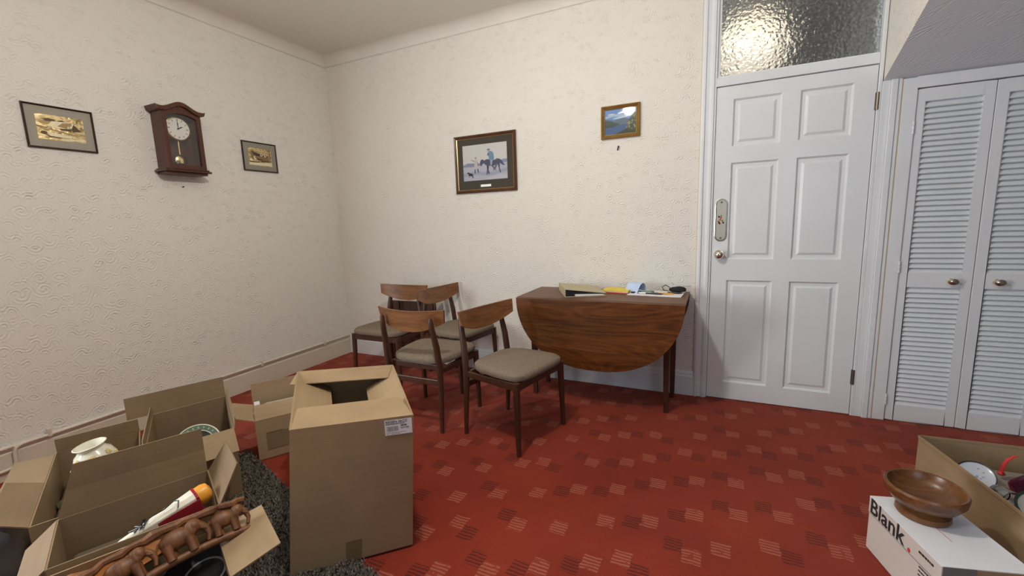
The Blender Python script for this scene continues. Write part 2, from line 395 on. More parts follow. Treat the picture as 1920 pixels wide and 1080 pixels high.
K['rugbase'] = plain('rug_backing', (.08, .07, .06), 1)
K['plastic'] = clear_glass('clear_plastic', (.85, .85, .85))
K['yellowed'] = plain('yellowed_paint_edge', (.62, .47, .26), .5)

# ---------------------------------------------------------------- room shell
CZ = 2.729; RX = 5.0; RY = -4.4
def struct(name, mb, mats, label, smooth=False, bevel=0, cat=None):
    return tag(mb.build(name, mats, smooth=smooth, bevel=bevel), label, cat, kind='structure')
struct('floor', MB().box((-.1, RY-.1, -.1), (RX+.1, 1.7, 0)), K['carpet'], 'red fitted carpet with scattered striped squares', cat='floor')
struct('ceiling', MB().box((-.1, RY-.1, CZ), (RX+.1, .12, CZ+.1)), K['ceiling'], 'cream textured ceiling with paper seams', cat='ceiling')
struct('wall_left', MB().box((-.1, -3.1, 0), (0, .12, CZ)).box((-.1, RY-.1, 0), (0, -4.15, CZ)).box((-.1, -4.15, 0), (0, -3.1, .70)).box((-.1, -4.15, 1.78), (0, -3.1, CZ)), K['wall'], 'cream embossed wallpaper wall behind the clock', cat='wall')
wb = MB().box((0, 0, 0), (3.20, .12, CZ)).box((3.20, 0, 2.60), (4.035, .12, CZ)).box((4.035, 0, 1.95), (RX, .12, CZ)).box((4.80, 0, 0), (RX, .12, 1.95))
struct('wall_back', wb, K['wall'], 'cream embossed wallpaper wall behind the table', cat='wall')
struct('wall_right', MB().box((RX, RY-.1, 0), (RX+.1, .12, CZ)), K['dim'], 'unseen side wall papered dark to cut bounce light', cat='wall')
wr = MB().box((0, RY-.1, 0), (3.72, RY, CZ)).box((4.78, RY-.1, 0), (RX, RY, CZ)).box((3.72, RY-.1, 0), (4.78, RY, .95)).box((3.72, RY-.1, 2.3), (4.78, RY, CZ))
struct('wall_rear', wr, K['dim'], 'unseen rear wall papered dark to cut bounce light, with a guessed window', cat='wall')
wf = MB()
for x in (3.72, 4.72): wf.box((x, RY-.09, .95), (x+.06, RY-.04, 2.3))
for z in (.95, 2.24): wf.box((3.72, RY-.09, z), (4.78, RY-.04, z+.06))
struct('window_2_unseen', wf, K['gloss'], 'white framed unseen window added to the rear wall for fill light', cat='window')  # guessed frame, added unseen around the rear fill light
wf = MB()
for y in (-4.15, -3.16): wf.box((-.09, y, .70), (-.05, y+.06, 1.78))
for z in (.70, 1.72): wf.box((-.09, -4.15, z), (-.05, -3.1, z+.06))
struct('window_3_unseen', wf, K['gloss'], 'white framed unseen window added to the clock wall for key light', cat='window')  # guessed frame, added unseen around the side key light
# sloping stair soffit with its cheek
t = math.radians(21); run = (CZ-1.897)/math.tan(t)
cx0 = 4.04
so = MB()
so.prism([(0, 1.897), (0, CZ), (-run, CZ)], 'X', cx0+.004, RX)
struct('wall_soffit', so, K['soffit'], 'grey sloping underside of the stairs above the louvred cupboard', cat='soffit')
ck = MB().prism([(0, 1.897), (0, CZ), (-run, CZ)], 'X', cx0, cx0+.004)
struct('wall_cheek', ck, K['wall'], 'cream triangular side of the stair bulkhead beside the glass pane', cat='wall')

# coving
def cove_profile(n=7, s=.075):
    pts = [(0, 0)]
    for i in range(n+1):
        a = PI/2*i/n
        pts.append((s - s*math.cos(a)*1.0, -s + s*math.sin(a)*1.0))
    return pts
s_ = .075
arc = [(s_*(1-math.cos(PI/2*i/8)), CZ - s_*(1-math.sin(PI/2*i/8))) for i in range(9)]   # (distance from wall, z)
poly = [(0.0, CZ)] + [(max(d, .006 if i == 0 else d), z) for i, (d, z) in enumerate(arc)]
struct('trim_1', MB().prism(poly, 'Y', RY, 0), K['plaster'], 'plain cream coving along the clock wall', smooth=True, cat='coving')
struct('trim_2', MB().prism([(-d, z) for d, z in poly], 'X', 0, cx0), K['plaster'], 'plain cream coving above the picture wall', smooth=True, cat='coving')
# skirting boards
def skirt(h): return [(0, 0), (.018, 0), (.018, h-.035), (.013, h-.028), (.013, h-.012), (.007, h), (0, h)]
struct('baseboard_left', MB().prism(skirt(.17), 'Y', RY, 0), K['gloss2'], 'cream painted skirting along the clock wall', cat='skirting')
struct('baseboard_back', MB().prism([(-d, z) for d, z in skirt(.168)], 'X', 0.018, 3.145), K['gloss'], 'white painted skirting behind the table', cat='skirting')

# pipe clipped on the left skirting
pp = thing('heating_pipe', 'cream painted pipe clipped along the skirting of the clock wall', 'pipe', (.032, -2.30, 0))
MB().tube([(0, 2.27, .184), (0, .03, .170), (0, .008, .160), (0, 0, .14), (0, -.002, .085), (0, -.012, .064), (0, -.04, .058), (0, -1.6, .05)], .0085, 10).build('pipe_run', K['gloss2'], pp, smooth=True)
MB().tube([(0, .0, .172), (0, -1.6, .158)], .0085, 10).build('pipe_run', K['gloss2'], pp, smooth=True)
for y in (-2.166, -1.553, -.949, -.335):
    MB().box((-.010, y+2.30-.008, .160), (.012, y+2.30+.008, .205)).build('pipe_clip', K['gloss2'], pp, bevel=.003)

# ---------------------------------------------------------------- door, frame, transom
def arch_profile(w, flip=False):
    p = [(0, 0), (0, .014), (.012, .022), (.022, .022), (.028, .014), (w*.6, .012), (w-.016, .020), (w-.004, .020), (w, .008), (w, 0)]
    return p
dt = MB()
dt.prism([(3.145+a, -b) for a, b in arch_profile(.075)], 'Z', 0, 2.62)
dt.box((3.218, -.012, 0), (3.229, .12, 2.60)).box((3.229, .0, 1.992), (3.245, .1, 2.60))
struct('trim_3', dt, K['gloss'], 'white moulded architrave between the table and the panelled door', cat='architrave')
struct('trim_7', MB().box((3.1415, -.006, 0), (3.1448, -.0005, 2.62)), K['yellowed'], 'thin yellowed paint line along the architrave', cat='trim')
dt = MB().box((4.018, -.010, 0), (4.036, .12, 2.60)).box((4.036, -.010, 0), (4.072, .10, 1.897)).box((4.072, -.022, 0), (4.100, .02, 1.897)).box((4.100, -.016, 0), (4.119, .02, 1.897))
struct('trim_4', dt, K['gloss'], 'white frame post between the panelled door and the cupboard', bevel=.003, cat='frame')
struct('trim_8', MB().box((4.1192, -.0145, 0), (4.1224, .02, 1.893)), K['yellowed'], 'thin yellowed joint beside the louvred cupboard', cat='trim')
dt = MB().box((3.229, -.012, 1.990), (4.018, .10, 2.040)).box((3.245, -.002, 2.040), (4.018, .014, 2.050)).box((3.229, -.012, 2.565), (4.018, .10, 2.60))
struct('trim_5', dt, K['gloss'], 'white transom bar over the panelled door', bevel=.003, cat='frame')
struct('window_1', MB().box((3.245, .030, 2.040), (4.018, .036, 2.566)), K['frost'], 'hammered obscured glass pane above the panelled door', cat='window')

dr = thing('door_1', 'white six panel interior door with mirrored finger plate', 'door', (3.2315, 0, 0), kind='structure')
DX = 3.2315
xs = [(3.325, 3.579), (3.668, 3.916)]; zs = [(1.630, 1.909), (.938, 1.535), (.121, .804)]
lf = MB(); y0, y1 = -.004, .036
lf.box((0, y0, .006), (3.325-DX, y1, 1.985)).box((3.579-DX, y0, .006), (3.668-DX, y1, 1.985)).box((3.916-DX, y0, .006), (.783, y1, 1.985))
for (a, b_) in xs:
    for (z0, z1) in [(.006, .121), (.804, .938), (1.535, 1.630), (1.909, 1.985)]:
        lf.box((a-DX, y0, z0), (b_-DX, y1, z1))
lf.build('stiles_and_rails', K['gloss'], dr)
for (a, b_) in xs:
    for (z0, z1) in zs:
        a_, c_ = a-DX, b_-DX; p = MB()
        def ring(i, y): return [(a_+i, y, z0+i), (c_-i, y, z0+i), (c_-i, y, z1-i), (a_+i, y, z1-i)]
        rs = [ring(0, y0), ring(.010, y0+.012), ring(.026, y0+.012), ring(.040, y0+.004)]
        for r0, r1 in zip(rs, rs[1:]):
            p.add(r0 + r1, [(i, (i+1) % 4, 4+(i+1) % 4, 4+i) for i in range(4)])
        p.add(rs[-1], [(0, 1, 2, 3)]); p.box((a_, y0+.016, z0), (c_, y1-.004, z1))
        p.build('panel', K['gloss'], dr)
k = MB().lathe([(0, .062), (.012, .061), (.022, .055), (.027, .044), (.024, .032), (.013, .024), (.011, .010)], (3.277-DX, y0, .969), 24, axis='Y').build('door_knob', K['nickel'], dr, smooth=True)
MB().lathe([(.012, .012), (.027, .010), (.031, .004), (.031, 0)], (3.277-DX, y0, .969), 28, axis='Y').build('knob_rose', K['nickel'], k, smooth=True)
def plate_outline(w, h, n=6):
    pts = []
    for cx_, cz_, a0 in ((0, h/2-w/2, 0), (0, -h/2+w/2, PI)):
        for i in range(9): a = a0 + PI*i/8; pts.append((w/2*math.cos(a), cz_ + w/2*math.sin(a)))
    return pts
pc = (3.281-DX, 1.186)
fp = MB().prism([(pc[0]+a, pc[1]+b_) for a, b_ in plate_outline(.072, .27)], 'Y', y0-.004, y0).build('finger_plate', K['nickel'], dr, bevel=.002)
MB().prism([(pc[0]+a, pc[1]+b_) for a, b_ in plate_outline(.054, .25)], 'Y', y0-.0055, y0-.004).build('mirror_face', K['mirror'], fp)
for dz in (.112, -.112): MB().lathe([(.006, .003), (.0045, .006), (0, .0065)], (pc[0], y0-.004, pc[1]+dz), 12, axis='Y').build('screw', K['iron'], fp, smooth=True)
fl = MB(); rr = random.Random(3)
for i in range(9):
    a = rr.uniform(0, 6.28); q = rr.uniform(.004, .018); c_ = (pc[0]+q*math.cos(a), pc[1]+.006+1.7*q*math.sin(a))
    fl.prism([(c_[0]+.007*math.cos(2*PI*j/7)*rr.uniform(.6, 1.1), c_[1]+.008*math.sin(2*PI*j/7)*rr.uniform(.6, 1.1)) for j in range(7)], 'Y', y0-.0060, y0-.0055, mi=i % 3)
fl.build('painted_flowers', [K['green'], K['red'], K['ink']], fp)
for z in (1.798, .24):
    h = MB().tube([(.788, y0-.006, z-.045), (.788, y0-.006, z+.045)], .0065, 8).box((.778, y0-.003, z-.045), (.792, y0, z+.045)); h.build('hinge', K['iron'], dr)
MB().box((3.2315-DX-.003, .0, .95), (3.2315-DX+.001, .02, .99)).build('latch', K['iron'], dr)

# hallway behind the door, with its own light
hw = MB().box((2.5, 1.6, 0), (4.15, 1.7, 2.9)).box((2.4, .12, 0), (2.5, 1.6, 2.9)).box((4.05, .12, 0), (4.15, 1.6, 2.9)).box((2.4, .12, 2.75), (4.15, 1.7, 2.9))
struct('wall_hall', hw, plain('hall_paint', (.32, .315, .31), .8), 'plain hallway walls behind the obscured glass', cat='wall')
hl = thing('hall_light', 'round glowing hallway ceiling light seen through the obscured glass', 'light', (3.44, .72, 2.655))
MB().sphere((0, 0, -.16), (.17, .17, .12), 20, 12).build('globe_shade', emit('warm_globe', (1.0, .86, .62), 1.0), hl, smooth=True)
MB().tube([(0, 0, -.06), (0, 0, .092)], .02, 10).build('stem', K['brass'], hl)
light('hall_bulb', 'POINT', (3.42, .62, 2.36), 1.7, (1, .88, .68), radius=.26)
light('hall_daylight', 'AREA', (2.75, 1.3, 1.7), 5, (.85, .92, 1), .5, .7, aim=(3.4, 0.0, 2.2))

# ---------------------------------------------------------------- louvred cupboard
struct('wall_cupboard', MB().box((4.16, .55, 0), (4.85, .6, 1.95)).box((4.16, .12, 0), (4.165, .55, 1.95)).box((4.81, .12, 0), (4.85, .55, 1.95)).box((4.16, .05, 1.86), (4.85, .6, 1.95)), K['gloss2'], 'inside of the louvred cupboard', cat='wall')
ct = MB().box((4.1226, -.014, 0), (4.1800, .06, 1.893)).box((4.180, -.014, 1.838), (RX, .06, 1.893)).box((4.797, -.014, 0), (4.86, .06, 1.838)).box((4.86, -.004, 0), (RX, .02, 1.838))
struct('trim_6', ct, K['gloss'], 'white frame around the louvred cupboard doors', bevel=.003, cat='frame')
def louvre(name, label, x0, x1, sx0, sx1, knobx, hinge_x):
    d = thing(name, label, 'door', (x0, -.006, 0), kind='structure')
    w = x1-x0; T = .030; f = MB()
    f.box((0, 0, .006), (sx0-x0, T, 1.832)).box((sx1-x0, 0, .006), (w, T, 1.832))
    for z0, z1 in ((.006, .102), (.787, .868), (1.768, 1.832)): f.box((sx0-x0, 0, z0), (sx1-x0, T, z1))
    f.build('door_frame', K['gloss'], d, bevel=.002)
    proto = None
    for zb, zt, n in ((.102, .787, 25), (.868, 1.768, 32)):
        p = (zt-zb)/n
        for i in range(n):
            if proto is None:
                s = MB(); a = math.radians(52)
                M = Matrix.Rotation(a, 4, 'X')
                s.box((sx0-x0, -.020, -.0032), (sx1-x0, .020, .0032), M=M)
                o = s.build('slat', K['gloss'], d); proto = o; o.location = (0, T/2, zb+p*(i+.5))
            else:
                o = proto.copy(); COL.objects.link(o); o.parent = d; o.location = (0, T/2, zb+p*(i+.5))
    kk = MB().lathe([(.008, 0), (.007, .012), (.013, .018), (.020, .026), (.019, .034), (.010, .039), (0, .040)], (knobx-x0, 0, .826), 24, axis='Y', sx=1.2, sy=.85).build('knob', K['nickel'], d, smooth=True)
    MB().lathe([(.016, 0), (.015, .003), (.008, .005)], (knobx-x0, 0, .826), 20, axis='Y').build('knob_rose', K['brass'], kk, smooth=True)
    for z in (1.64, .90, .13):
        h = MB()
        for j in range(3): h.tube([(hinge_x-x0, -.006, z-.032+j*.022), (hinge_x-x0, -.006, z-.014+j*.022)], .005, 8)
        h.build('hinge', K['gloss'], d)
    return d
louvre('door_2', 'white louvred cupboard door next to the panelled door', 4.183, 4.4895, 4.222, 4.447, 4.403, 4.181)
louvre('door_3', 'white louvred cupboard door farther from the panelled door', 4.4925, 4.795, 4.538, 4.748, 4.583, 4.797)

# ---------------------------------------------------------------- pendant and wall-hung things
pd = thing('pendant_lamp', 'bare globe pendant lamp hanging from the ceiling', 'lamp', (LAMP[0], LAMP[1], CZ))
MB().tube([(0, 0, 0), (0, 0, -.22)], .004, 6).build('cord', K['white'], pd)
MB().lathe([(.045, 0), (.045, -.012), (.01, -.03), (.0, -.03)], (0, 0, 0), 16).build('ceiling_rose', K['white'], pd)
MB().lathe([(.018, -.27), (.022, -.27), (.022, -.22), (.0, -.215)], (0, 0, 0), 12).build('bulb_holder', K['white'], pd)

def framed(name, label, plane, c, w, h, fw, depth, mats, lipw=0, mountw=0):
    """plane 'Y': hangs on back wall facing -y; 'X': hangs on left wall facing +x. Local coords: a right, b up, d out of wall."""
    t = thing(name, label, 'picture', (c[0], -.001, c[1]) if plane == 'Y' else (.001, c[0], c[1]))
    R_ = Matrix(((1,0,0),(0,0,-1),(0,1,0))).to_4x4() if plane == 'Y' else Matrix(((0,0,1),(1,0,0),(0,1,0))).to_4x4()
    f = MB(); W2, H2 = w/2, h/2
    def ringpts(i, d): return [(-W2+i, -H2+i, d), (W2-i, -H2+i, d), (W2-i, H2-i, d), (-W2+i, H2-i, d)]
    prof = [(0, 0), (0, depth*.7), (fw*.3, depth), (fw*.7, depth*.8), (fw, depth*.55), (fw, 0)]
    for (i0, d0), (i1, d1) in zip(prof, prof[1:]):
        f.add([R_ @ Vector(p) for p in ringpts(i0, d0)] + [R_ @ Vector(p) for p in ringpts(i1, d1)], [(i, (i+1) % 4, 4+(i+1) % 4, 4+i) for i in range(4)])
    f.build('frame', mats[0], t)
    if lipw:
        g = MB()
        pr = [(fw, depth*.58), (fw+lipw, depth*.45), (fw+lipw, 0)]
        for (i0, d0), (i1, d1) in zip(pr, pr[1:]):
            g.add([R_ @ Vector(p) for p in ringpts(i0, d0)] + [R_ @ Vector(p) for p in ringpts(i1, d1)], [(i, (i+1) % 4, 4+(i+1) % 4, 4+i) for i in range(4)])
        g.build('gilt_slip', K['giltlip'], t)
    if mountw:
        i = fw + lipw
        MB().add([R_ @ Vector(p) for p in ringpts(i, depth*.30)], [(0,1,2,3)]).add([R_ @ Vector(p) for p in ringpts(i, depth*.1)], [(0,1,2,3)]).build('mount', mats[1], t)
    MB().add([R_ @ Vector(p) for p in ringpts(fw+lipw, depth*.42)], [(0,1,2,3)]).build('glass', K['glass'], t)
    return t, R_, depth

ART = {}
def acol(c):
    if c not in ART: ART[c] = plain('print_ink_%d' % len(ART), c, .6)
    return ART[c]
def art(t, R_, x0, y0, w, h, d, base, shapes, name='print'):
    """flat printed picture: base plus layered coloured shapes, u right, v up in 0..1"""
    mats = [base]; mb = MB()
    mb.add([R_ @ Vector(p) for p in [(x0, y0, d), (x0+w, y0, d), (x0+w, y0+h, d), (x0, y0+h, d)]], [(0,1,2,3)])
    for i, (poly, c) in enumerate(shapes):
        m = c if not isinstance(c, tuple) else acol(c)
        if m not in mats: mats.append(m)
        dd = d + .00004*(i+1)
        mb.add([R_ @ Vector((x0+u*w, y0+v*h, dd)) for u, v in poly], [tuple(range(len(poly)))], mats.index(m))
    return mb.build(name, mats, t)
def ell(cx, cy, rx, ry, n=14, a=0): return [(cx+rx*math.cos(2*PI*i/n)*math.cos(a)-ry*math.sin(2*PI*i/n)*math.sin(a), cy+rx*math.cos(2*PI*i/n)*math.sin(a)+ry*math.sin(2*PI*i/n)*math.cos(a)) for i in range(n)]

# horse print
t, R_, dp = framed('horse_picture', 'brown framed print of a rider on a horse with dark mount', 'Y', (1.604, 1.680), .540, .442, .022, .022, [K['frame_br'], K['mountd']], lipw=.005, mountw=.04)
sky = (.60, .58, .56); gr = (.46, .46, .52); hb = (.075, .085, .14); cl = (.16, .28, .38)
sh = [([(0, .43), (.1, .44), (.3, .43), (.5, .44), (.7, .45), (1, .46), (1, 0), (0, 0)], gr),
      ([(0, .45), (.1, .50), (.25, .49), (.40, .47), (.40, .41), (.2, .39), (0, .40)], (.24, .26, .36)),
      ([(.82, .50), (.93, .54), (1, .53), (1, .45), (.82, .43)], (.24, .28, .40)),
      ([(0, .22), (.3, .26), (.6, .2), (1, .3), (1, .2), (.6, .1), (.3, .16), (0, .12)], (.36, .37, .46)),
      ([(.55, .06), (.8, .12), (1, .10), (1, .0), (.55, 0)], (.50, .50, .53)),
      # horse
      (ell(.66, .46, .17, .085), hb), (ell(.56, .50, .08, .07), hb), (ell(.79, .49, .07, .075), hb),
      ([(.50, .52), (.47, .57), (.42, .57), (.395, .50), (.40, .41), (.425, .38), (.445, .44), (.48, .46), (.56, .43)], hb),
      ([(.84, .55), (.88, .50), (.93, .40), (.955, .37), (.90, .37), (.85, .43)], hb),
      ([(.54, .44), (.60, .42), (.585, .28), (.61, .16), (.585, .15), (.555, .27)], hb), ([(.57, .40), (.60, .40), (.555, .26), (.53, .15), (.555, .14), (.585, .26)], (.12, .13, .18)),
      ([(.62, .42), (.68, .40), (.735, .30), (.70, .24), (.685, .25), (.70, .30)], hb),
      ([(.78, .46), (.84, .44), (.835, .30), (.86, .18), (.835, .17), (.81, .30)], hb), ([(.74, .44), (.79, .42), (.745, .28), (.76, .24), (.735, .24), (.72, .30)], (.12, .13, .18)),
      # rider
      ([(.60, .58), (.59, .70), (.61, .78), (.65, .79), (.70, .74), (.715, .62), (.71, .52), (.63, .50)], cl), (ell(.595, .80, .03, .04), (.42, .38, .34)), (ell(.60, .835, .034, .02), (.10, .17, .24)),
      ([(.585, .76), (.565, .70), (.575, .66), (.60, .66), (.61, .72)], (.10, .17, .24)), ([(.63, .54), (.68, .54), (.665, .40), (.63, .39)], (.38, .38, .44)),
      # standing figure
      ([(.265, .50), (.275, .58), (.30, .60), (.33, .56), (.335, .42), (.345, .32), (.255, .31)], (.52, .48, .46)), (ell(.30, .635, .022, .03), (.40, .34, .30)), ([(.265, .56), (.19, .60), (.195, .58), (.265, .52)], (.30, .28, .28)),
      ([(.33, .54), (.38, .44), (.42, .42), (.41, .40), (.36, .42), (.33, .47)], (.30, .28, .28)), ([(.265, .32), (.285, .32), (.285, .20), (.26, .20)], (.10, .09, .12)), ([(.32, .32), (.345, .33), (.365, .22), (.34, .21)], (.10, .09, .12)),
      # dog
      (ell(.17, .175, .055, .04, a=-.4), (.02, .02, .025)), (ell(.115, .225, .028, .022), (.02, .02, .025)), ([(.12, .17), (.14, .17), (.14, .10), (.125, .10)], (.02, .02, .025)), ([(.20, .16), (.225, .14), (.23, .07), (.21, .08)], (.02, .02, .025)), ([(.13, .14), (.16, .14), (.155, .11), (.135, .11)], (.55, .55, .55))]
art(t, R_, -.540/2+.073, -.442/2+.095, .390, .272, dp*.33, acol(sky), sh)
MB().add([R_ @ Vector(p) for p in [(-.045, -.178, dp*.34), (.047, -.178, dp*.34), (.047, -.160, dp*.34), (-.045, -.160, dp*.34)]], [(0,1,2,3)]).build('title_plate', plain('silver_title', (.72, .70, .64), .35, .3), t)

# lake picture
t, R_, dp = framed('lake_picture', 'small gilt framed picture of a blue lake and mountains', 'Y', (2.648, 1.863), .258, .213, .020, .024, [K['goldfr'], None], lipw=.006)
sh = [([(0, .75), (.3, .82), (.6, .78), (1, .86), (1, .70), (.6, .68), (.25, .72), (0, .66)], (.40, .50, .62)), (ell(.2, .82, .12, .03), (.62, .60, .62)), (ell(.6, .87, .2, .045, a=.22), (.86, .88, .92)),  # palest ellipse paints the glare streak of the glass into the print
      (ell(.5, .66, .25, .03, a=.1), (.60, .66, .70)), ([(0, .62), (.12, .63), (.3, .56), (.45, .60), (.6, .64), (.75, .58), (1, .55), (1, .35), (0, .3)], (.14, .19, .22)),
      ([(0, .60), (.15, .56), (.4, .44), (.5, .38), (.3, .30), (0, .28)], (.075, .095, .085)), ([(0, .27), (.35, .31), (.6, .38), (1, .38), (1, 0), (0, 0)], (.09, .15, .30)),
      ([(.55, .12), (.75, .2), (1, .22), (1, 0), (.3, 0)], (.06, .085, .045)), ([(.70, .2), (.74, .45), (.83, .66), (.93, .80), (1, .84), (1, .12), (.8, .1)], (.10, .11, .07))]
rr = random.Random(5)
for i in range(46):
    u = rr.uniform(.68, .99); v = rr.uniform(.16, .30 + (u-.66)*1.5); sh.append((ell(u, v, rr.uniform(.012, .028), rr.uniform(.010, .022), 7), rr.choice([(.45, .42, .22), (.28, .30, .14), (.55, .50, .30), (.16, .20, .09)])))
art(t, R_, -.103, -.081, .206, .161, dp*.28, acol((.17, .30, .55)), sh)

# gold foil cottage pictures on the left wall
dkf = plain('etched_dark', (.10, .065, .035), .4, .7); mdf = plain('etched_mid', (.36, .25, .12), .35, .9); ltf = plain('etched_light', (.95, .86, .60), .25, .9)
t, R_, dp = framed('gold_cottage_picture', 'gold foil picture of a long thatched cottage', 'X', (-1.882, 1.804), .285, .226, .009, .014, [K['fr_dark'], K['mount']], mountw=.03)
sh = [([(.05, .70), (.2, .80), (.36, .76), (.36, .62), (.1, .62)], mdf), ([(.16, .80), (.25, .87), (.38, .84), (.42, .76), (.2, .74)], dkf), ([(.44, .80), (.55, .85), (.62, .78), (.46, .75)], dkf),
      ([(.22, .56), (.32, .76), (.74, .80), (.80, .74), (.70, .52), (.45, .50)], ltf), ([(.42, .58), (.55, .74), (.74, .78), (.72, .56), (.60, .53)], mdf),
      ([(.78, .74), (.72, .52), (.74, .42), (.93, .46)], dkf), ([(.45, .50), (.72, .54), (.72, .44), (.50, .43)], dkf), ([(.64, .62), (.67, .63), (.67, .55), (.64, .54)], ltf), ([(.69, .64), (.72, .65), (.72, .58), (.69, .57)], ltf),
      ([(.05, .46), (.4, .42), (.8, .28), (.8, .26), (.4, .38), (.05, .42)], mdf), ([(.0, .54), (.3, .46), (.3, .44), (0, .5)], dkf), ([(.3, .44), (.7, .30), (.9, .30), (.9, .27), (.68, .27), (.3, .4)], mdf),
      (ell(.13, .27, .07, .07), dkf), ([(.12, .22), (.25, .10), (.45, .10), (.5, .13), (.28, .15)], dkf), ([(.22, .30), (.7, .24), (.7, .14), (.35, .15), (.22, .20)], ltf), ([(.84, .80), (.86, .92), (.88, .80)], dkf), ([(.90, .62), (.96, .7), (.98, .5), (.92, .48)], mdf), ([(.4, .08), (1, .14), (1, .06), (.5, .03)], ltf)]
art(t, R_, -.1425+.046, -.113+.047, .193, .130, dp*.36, K['gold'], sh, 'foil_print')
t, R_, dp = framed('gold_mill_picture', 'gold foil picture of a beamed cottage, hung close to the corner', 'X', (-.7355, 1.787), .283, .221, .009, .014, [K['fr_dark'], K['mount']], mountw=.03)
sh = [([(.12, .80), (.36, .72), (.85, .60), (.85, .52), (.45, .50), (.22, .58)], dkf), ([(.10, .70), (.16, .78), (.30, .40), (.20, .32), (.12, .36)], mdf), ([(.30, .56), (.85, .54), (.9, .34), (.6, .30), (.34, .34)], mdf),
      ([(.35, .42), (.6, .38), (.62, .33), (.38, .34)], dkf), ([(.50, .66), (.56, .74), (.62, .66), (.60, .56), (.52, .56)], ltf), ([(.66, .64), (.72, .70), (.78, .62), (.76, .54), (.68, .54)], ltf), ([(.52, .64), (.56, .70), (.60, .64), (.58, .60)], dkf), ([(.68, .62), (.72, .66), (.76, .60), (.73, .57)], dkf),
      (ell(.10, .30, .06, .09), ltf), ([(.04, .24), (.4, .22), (.4, .18), (.04, .18)], dkf), ([(0, .14), (.5, .18), (1, .22), (1, .02), (0, .04)], ltf), ([(.88, .70), (.92, .82), (.96, .70), (.95, .40), (.90, .40)], mdf), ([(.2, .50), (.26, .52), (.30, .36), (.24, .34)], ltf), ([(.5, .3), (.9, .32), (.95, .26), (.5, .24)], dkf)]
art(t, R_, -.1415+.046, -.1105+.044, .191, .133, dp*.36, K['gold'], sh, 'foil_print')

# wall clock
ck = thing('wall_clock', 'dark wooden pendulum wall clock with arched pediment', 'clock', (0.0, -1.330, 1.60))
cy0, cy1 = -.115, .115
body = MB(); FD = .105
body.box((.001, cy0, .03), (.016, cy1, .39))                             # back
body.box((.016, cy0, .03), (FD, cy0+.014, .385)).box((.016, cy1-.014, .03), (FD, cy1, .385)).box((.016, cy0, .03), (FD, cy1, .045))
body.build('case', K['mahog'], ck, bevel=.002)
dfm = MB(); fx0, fx1 = FD, FD+.014
def arc_top(y, lo, hi): s = max(0, 1-(abs(y)/.085)**2) ; return lo + (hi-lo)*(math.sin(s*PI/2)**1.3)
dfm.box((fx0, cy0, .034), (fx1, cy0+.026, .385)).box((fx0, cy1-.026, .034), (fx1, cy1, .385)).box((fx0, cy0+.0262, .034), (fx1, cy1-.0262, .058))
ys = [cy0+.026 + (cy1-cy0-.052)*i/16 for i in range(17)]
poly = [(y, .355 + .020*(1-(y/.09)**2)) for y in ys] + [(y, .395 + .03*max(0, 1-(y/.1)**2)) for y in reversed(ys)]
dfm.prism(poly, 'X', fx0, fx1)
dfm.build('door_frame', K['mahog'], ck)
# pediment: swan curve top
pts_t = []; n = 28
for i in range(n+1):
    y = -.145 + .290*i/n; s = abs(y)/.145
    z = .405 + .042*(0.5+0.5*math.cos(min(1, s/.78)*PI)) + (.006 if s > .9 else 0)*((s-.9)/.1)
    pts_t.append((y, z))
top = [(y, z) for y, z in pts_t]; bot = [(y*.94, z-.026) for y, z in reversed(pts_t)]
MB().prism(top + bot, 'X', .001, .133).build('pediment', K['mahog'], ck, bevel=.003)
infill = [(y*.86, z-.022) for y, z in pts_t] + [(.10, .375), (-.10, .375)]
MB().prism(infill, 'X', .016, FD+.010).build('pediment_panel', K['mahog'], ck)
bs = MB().box((.001, cy0-.024, .012), (.133, cy1+.024, .024)).box((.001, cy0-.014, .024), (.124, cy1+.014, .034)).box((.001, cy0-.008, -.002), (.112, cy1+.008, .012))
bs.build('base_moulding', K['mahog'], ck, bevel=.004)
DC = (-.011, .287)
dl = MB().lathe([(0, .086), (.066, .086), (.066, .080), (0, .080)], (0, DC[0], DC[1]), 40, axis='X').build('dial', plain('dial_white', (.80, .78, .72), .4), ck)
MB().lathe([(.066, .080), (.066, .090), (.070, .0945), (.076, .092), (.078, .080)], (0, DC[0], DC[1]), 40, axis='X').build('bezel', K['brass'], ck, smooth=True)
tk = MB()
for i in range(12):
    a = 2*PI*i/12; M = Matrix.Translation((0, DC[0], DC[1])) @ Matrix.Rotation(-a, 4, 'X')
    wds = {0: 3, 6: 3, 9: 3, 3: 3}.get(i, 2)
    for j in range(wds): tk.box((.0862, -.004+j*.003, .048), (.0867, -.0025+j*.003, .060), M=M)
tk.build('numerals', K['ink'], dl)
for nm, a, ln, wd in (('hour_hand', 62, .034, .004), ('minute_hand', 0, .052, .003)):
    M = Matrix.Translation((0, DC[0], DC[1])) @ Matrix.Rotation(-math.radians(a), 4, 'X')
    MB().add([M @ Vector(p) for p in [(.0880, -wd/2, -.008), (.0880, wd/2, -.008), (.0880, wd, ln*.6), (.0880, 0, ln), (.0880, -wd, ln*.6)]], [(0,1,2,3,4)]).build(nm, K['ink'], dl)
MB().lathe([(0, .0895), (.005, .0892), (.005, .087)], (0, DC[0], DC[1]), 12, axis='X').build('centre_cap', K['ink'], dl)
pn = MB().box((.070, -.017, .090), (.073, -.011, .24)).build('pendulum_rod', K['brass'], ck)
MB().lathe([(0, .084), (.028, .082), (.036, .076), (.028, .070), (0, .070)], (0, -.014, .090), 32, axis='X').build('pendulum_bob', K['brass'], pn, smooth=True)
MB().box((fx0+.003, cy0+.024, .056), (fx0+.005, cy1-.024, .372)).build('glass', K['glass'], ck)
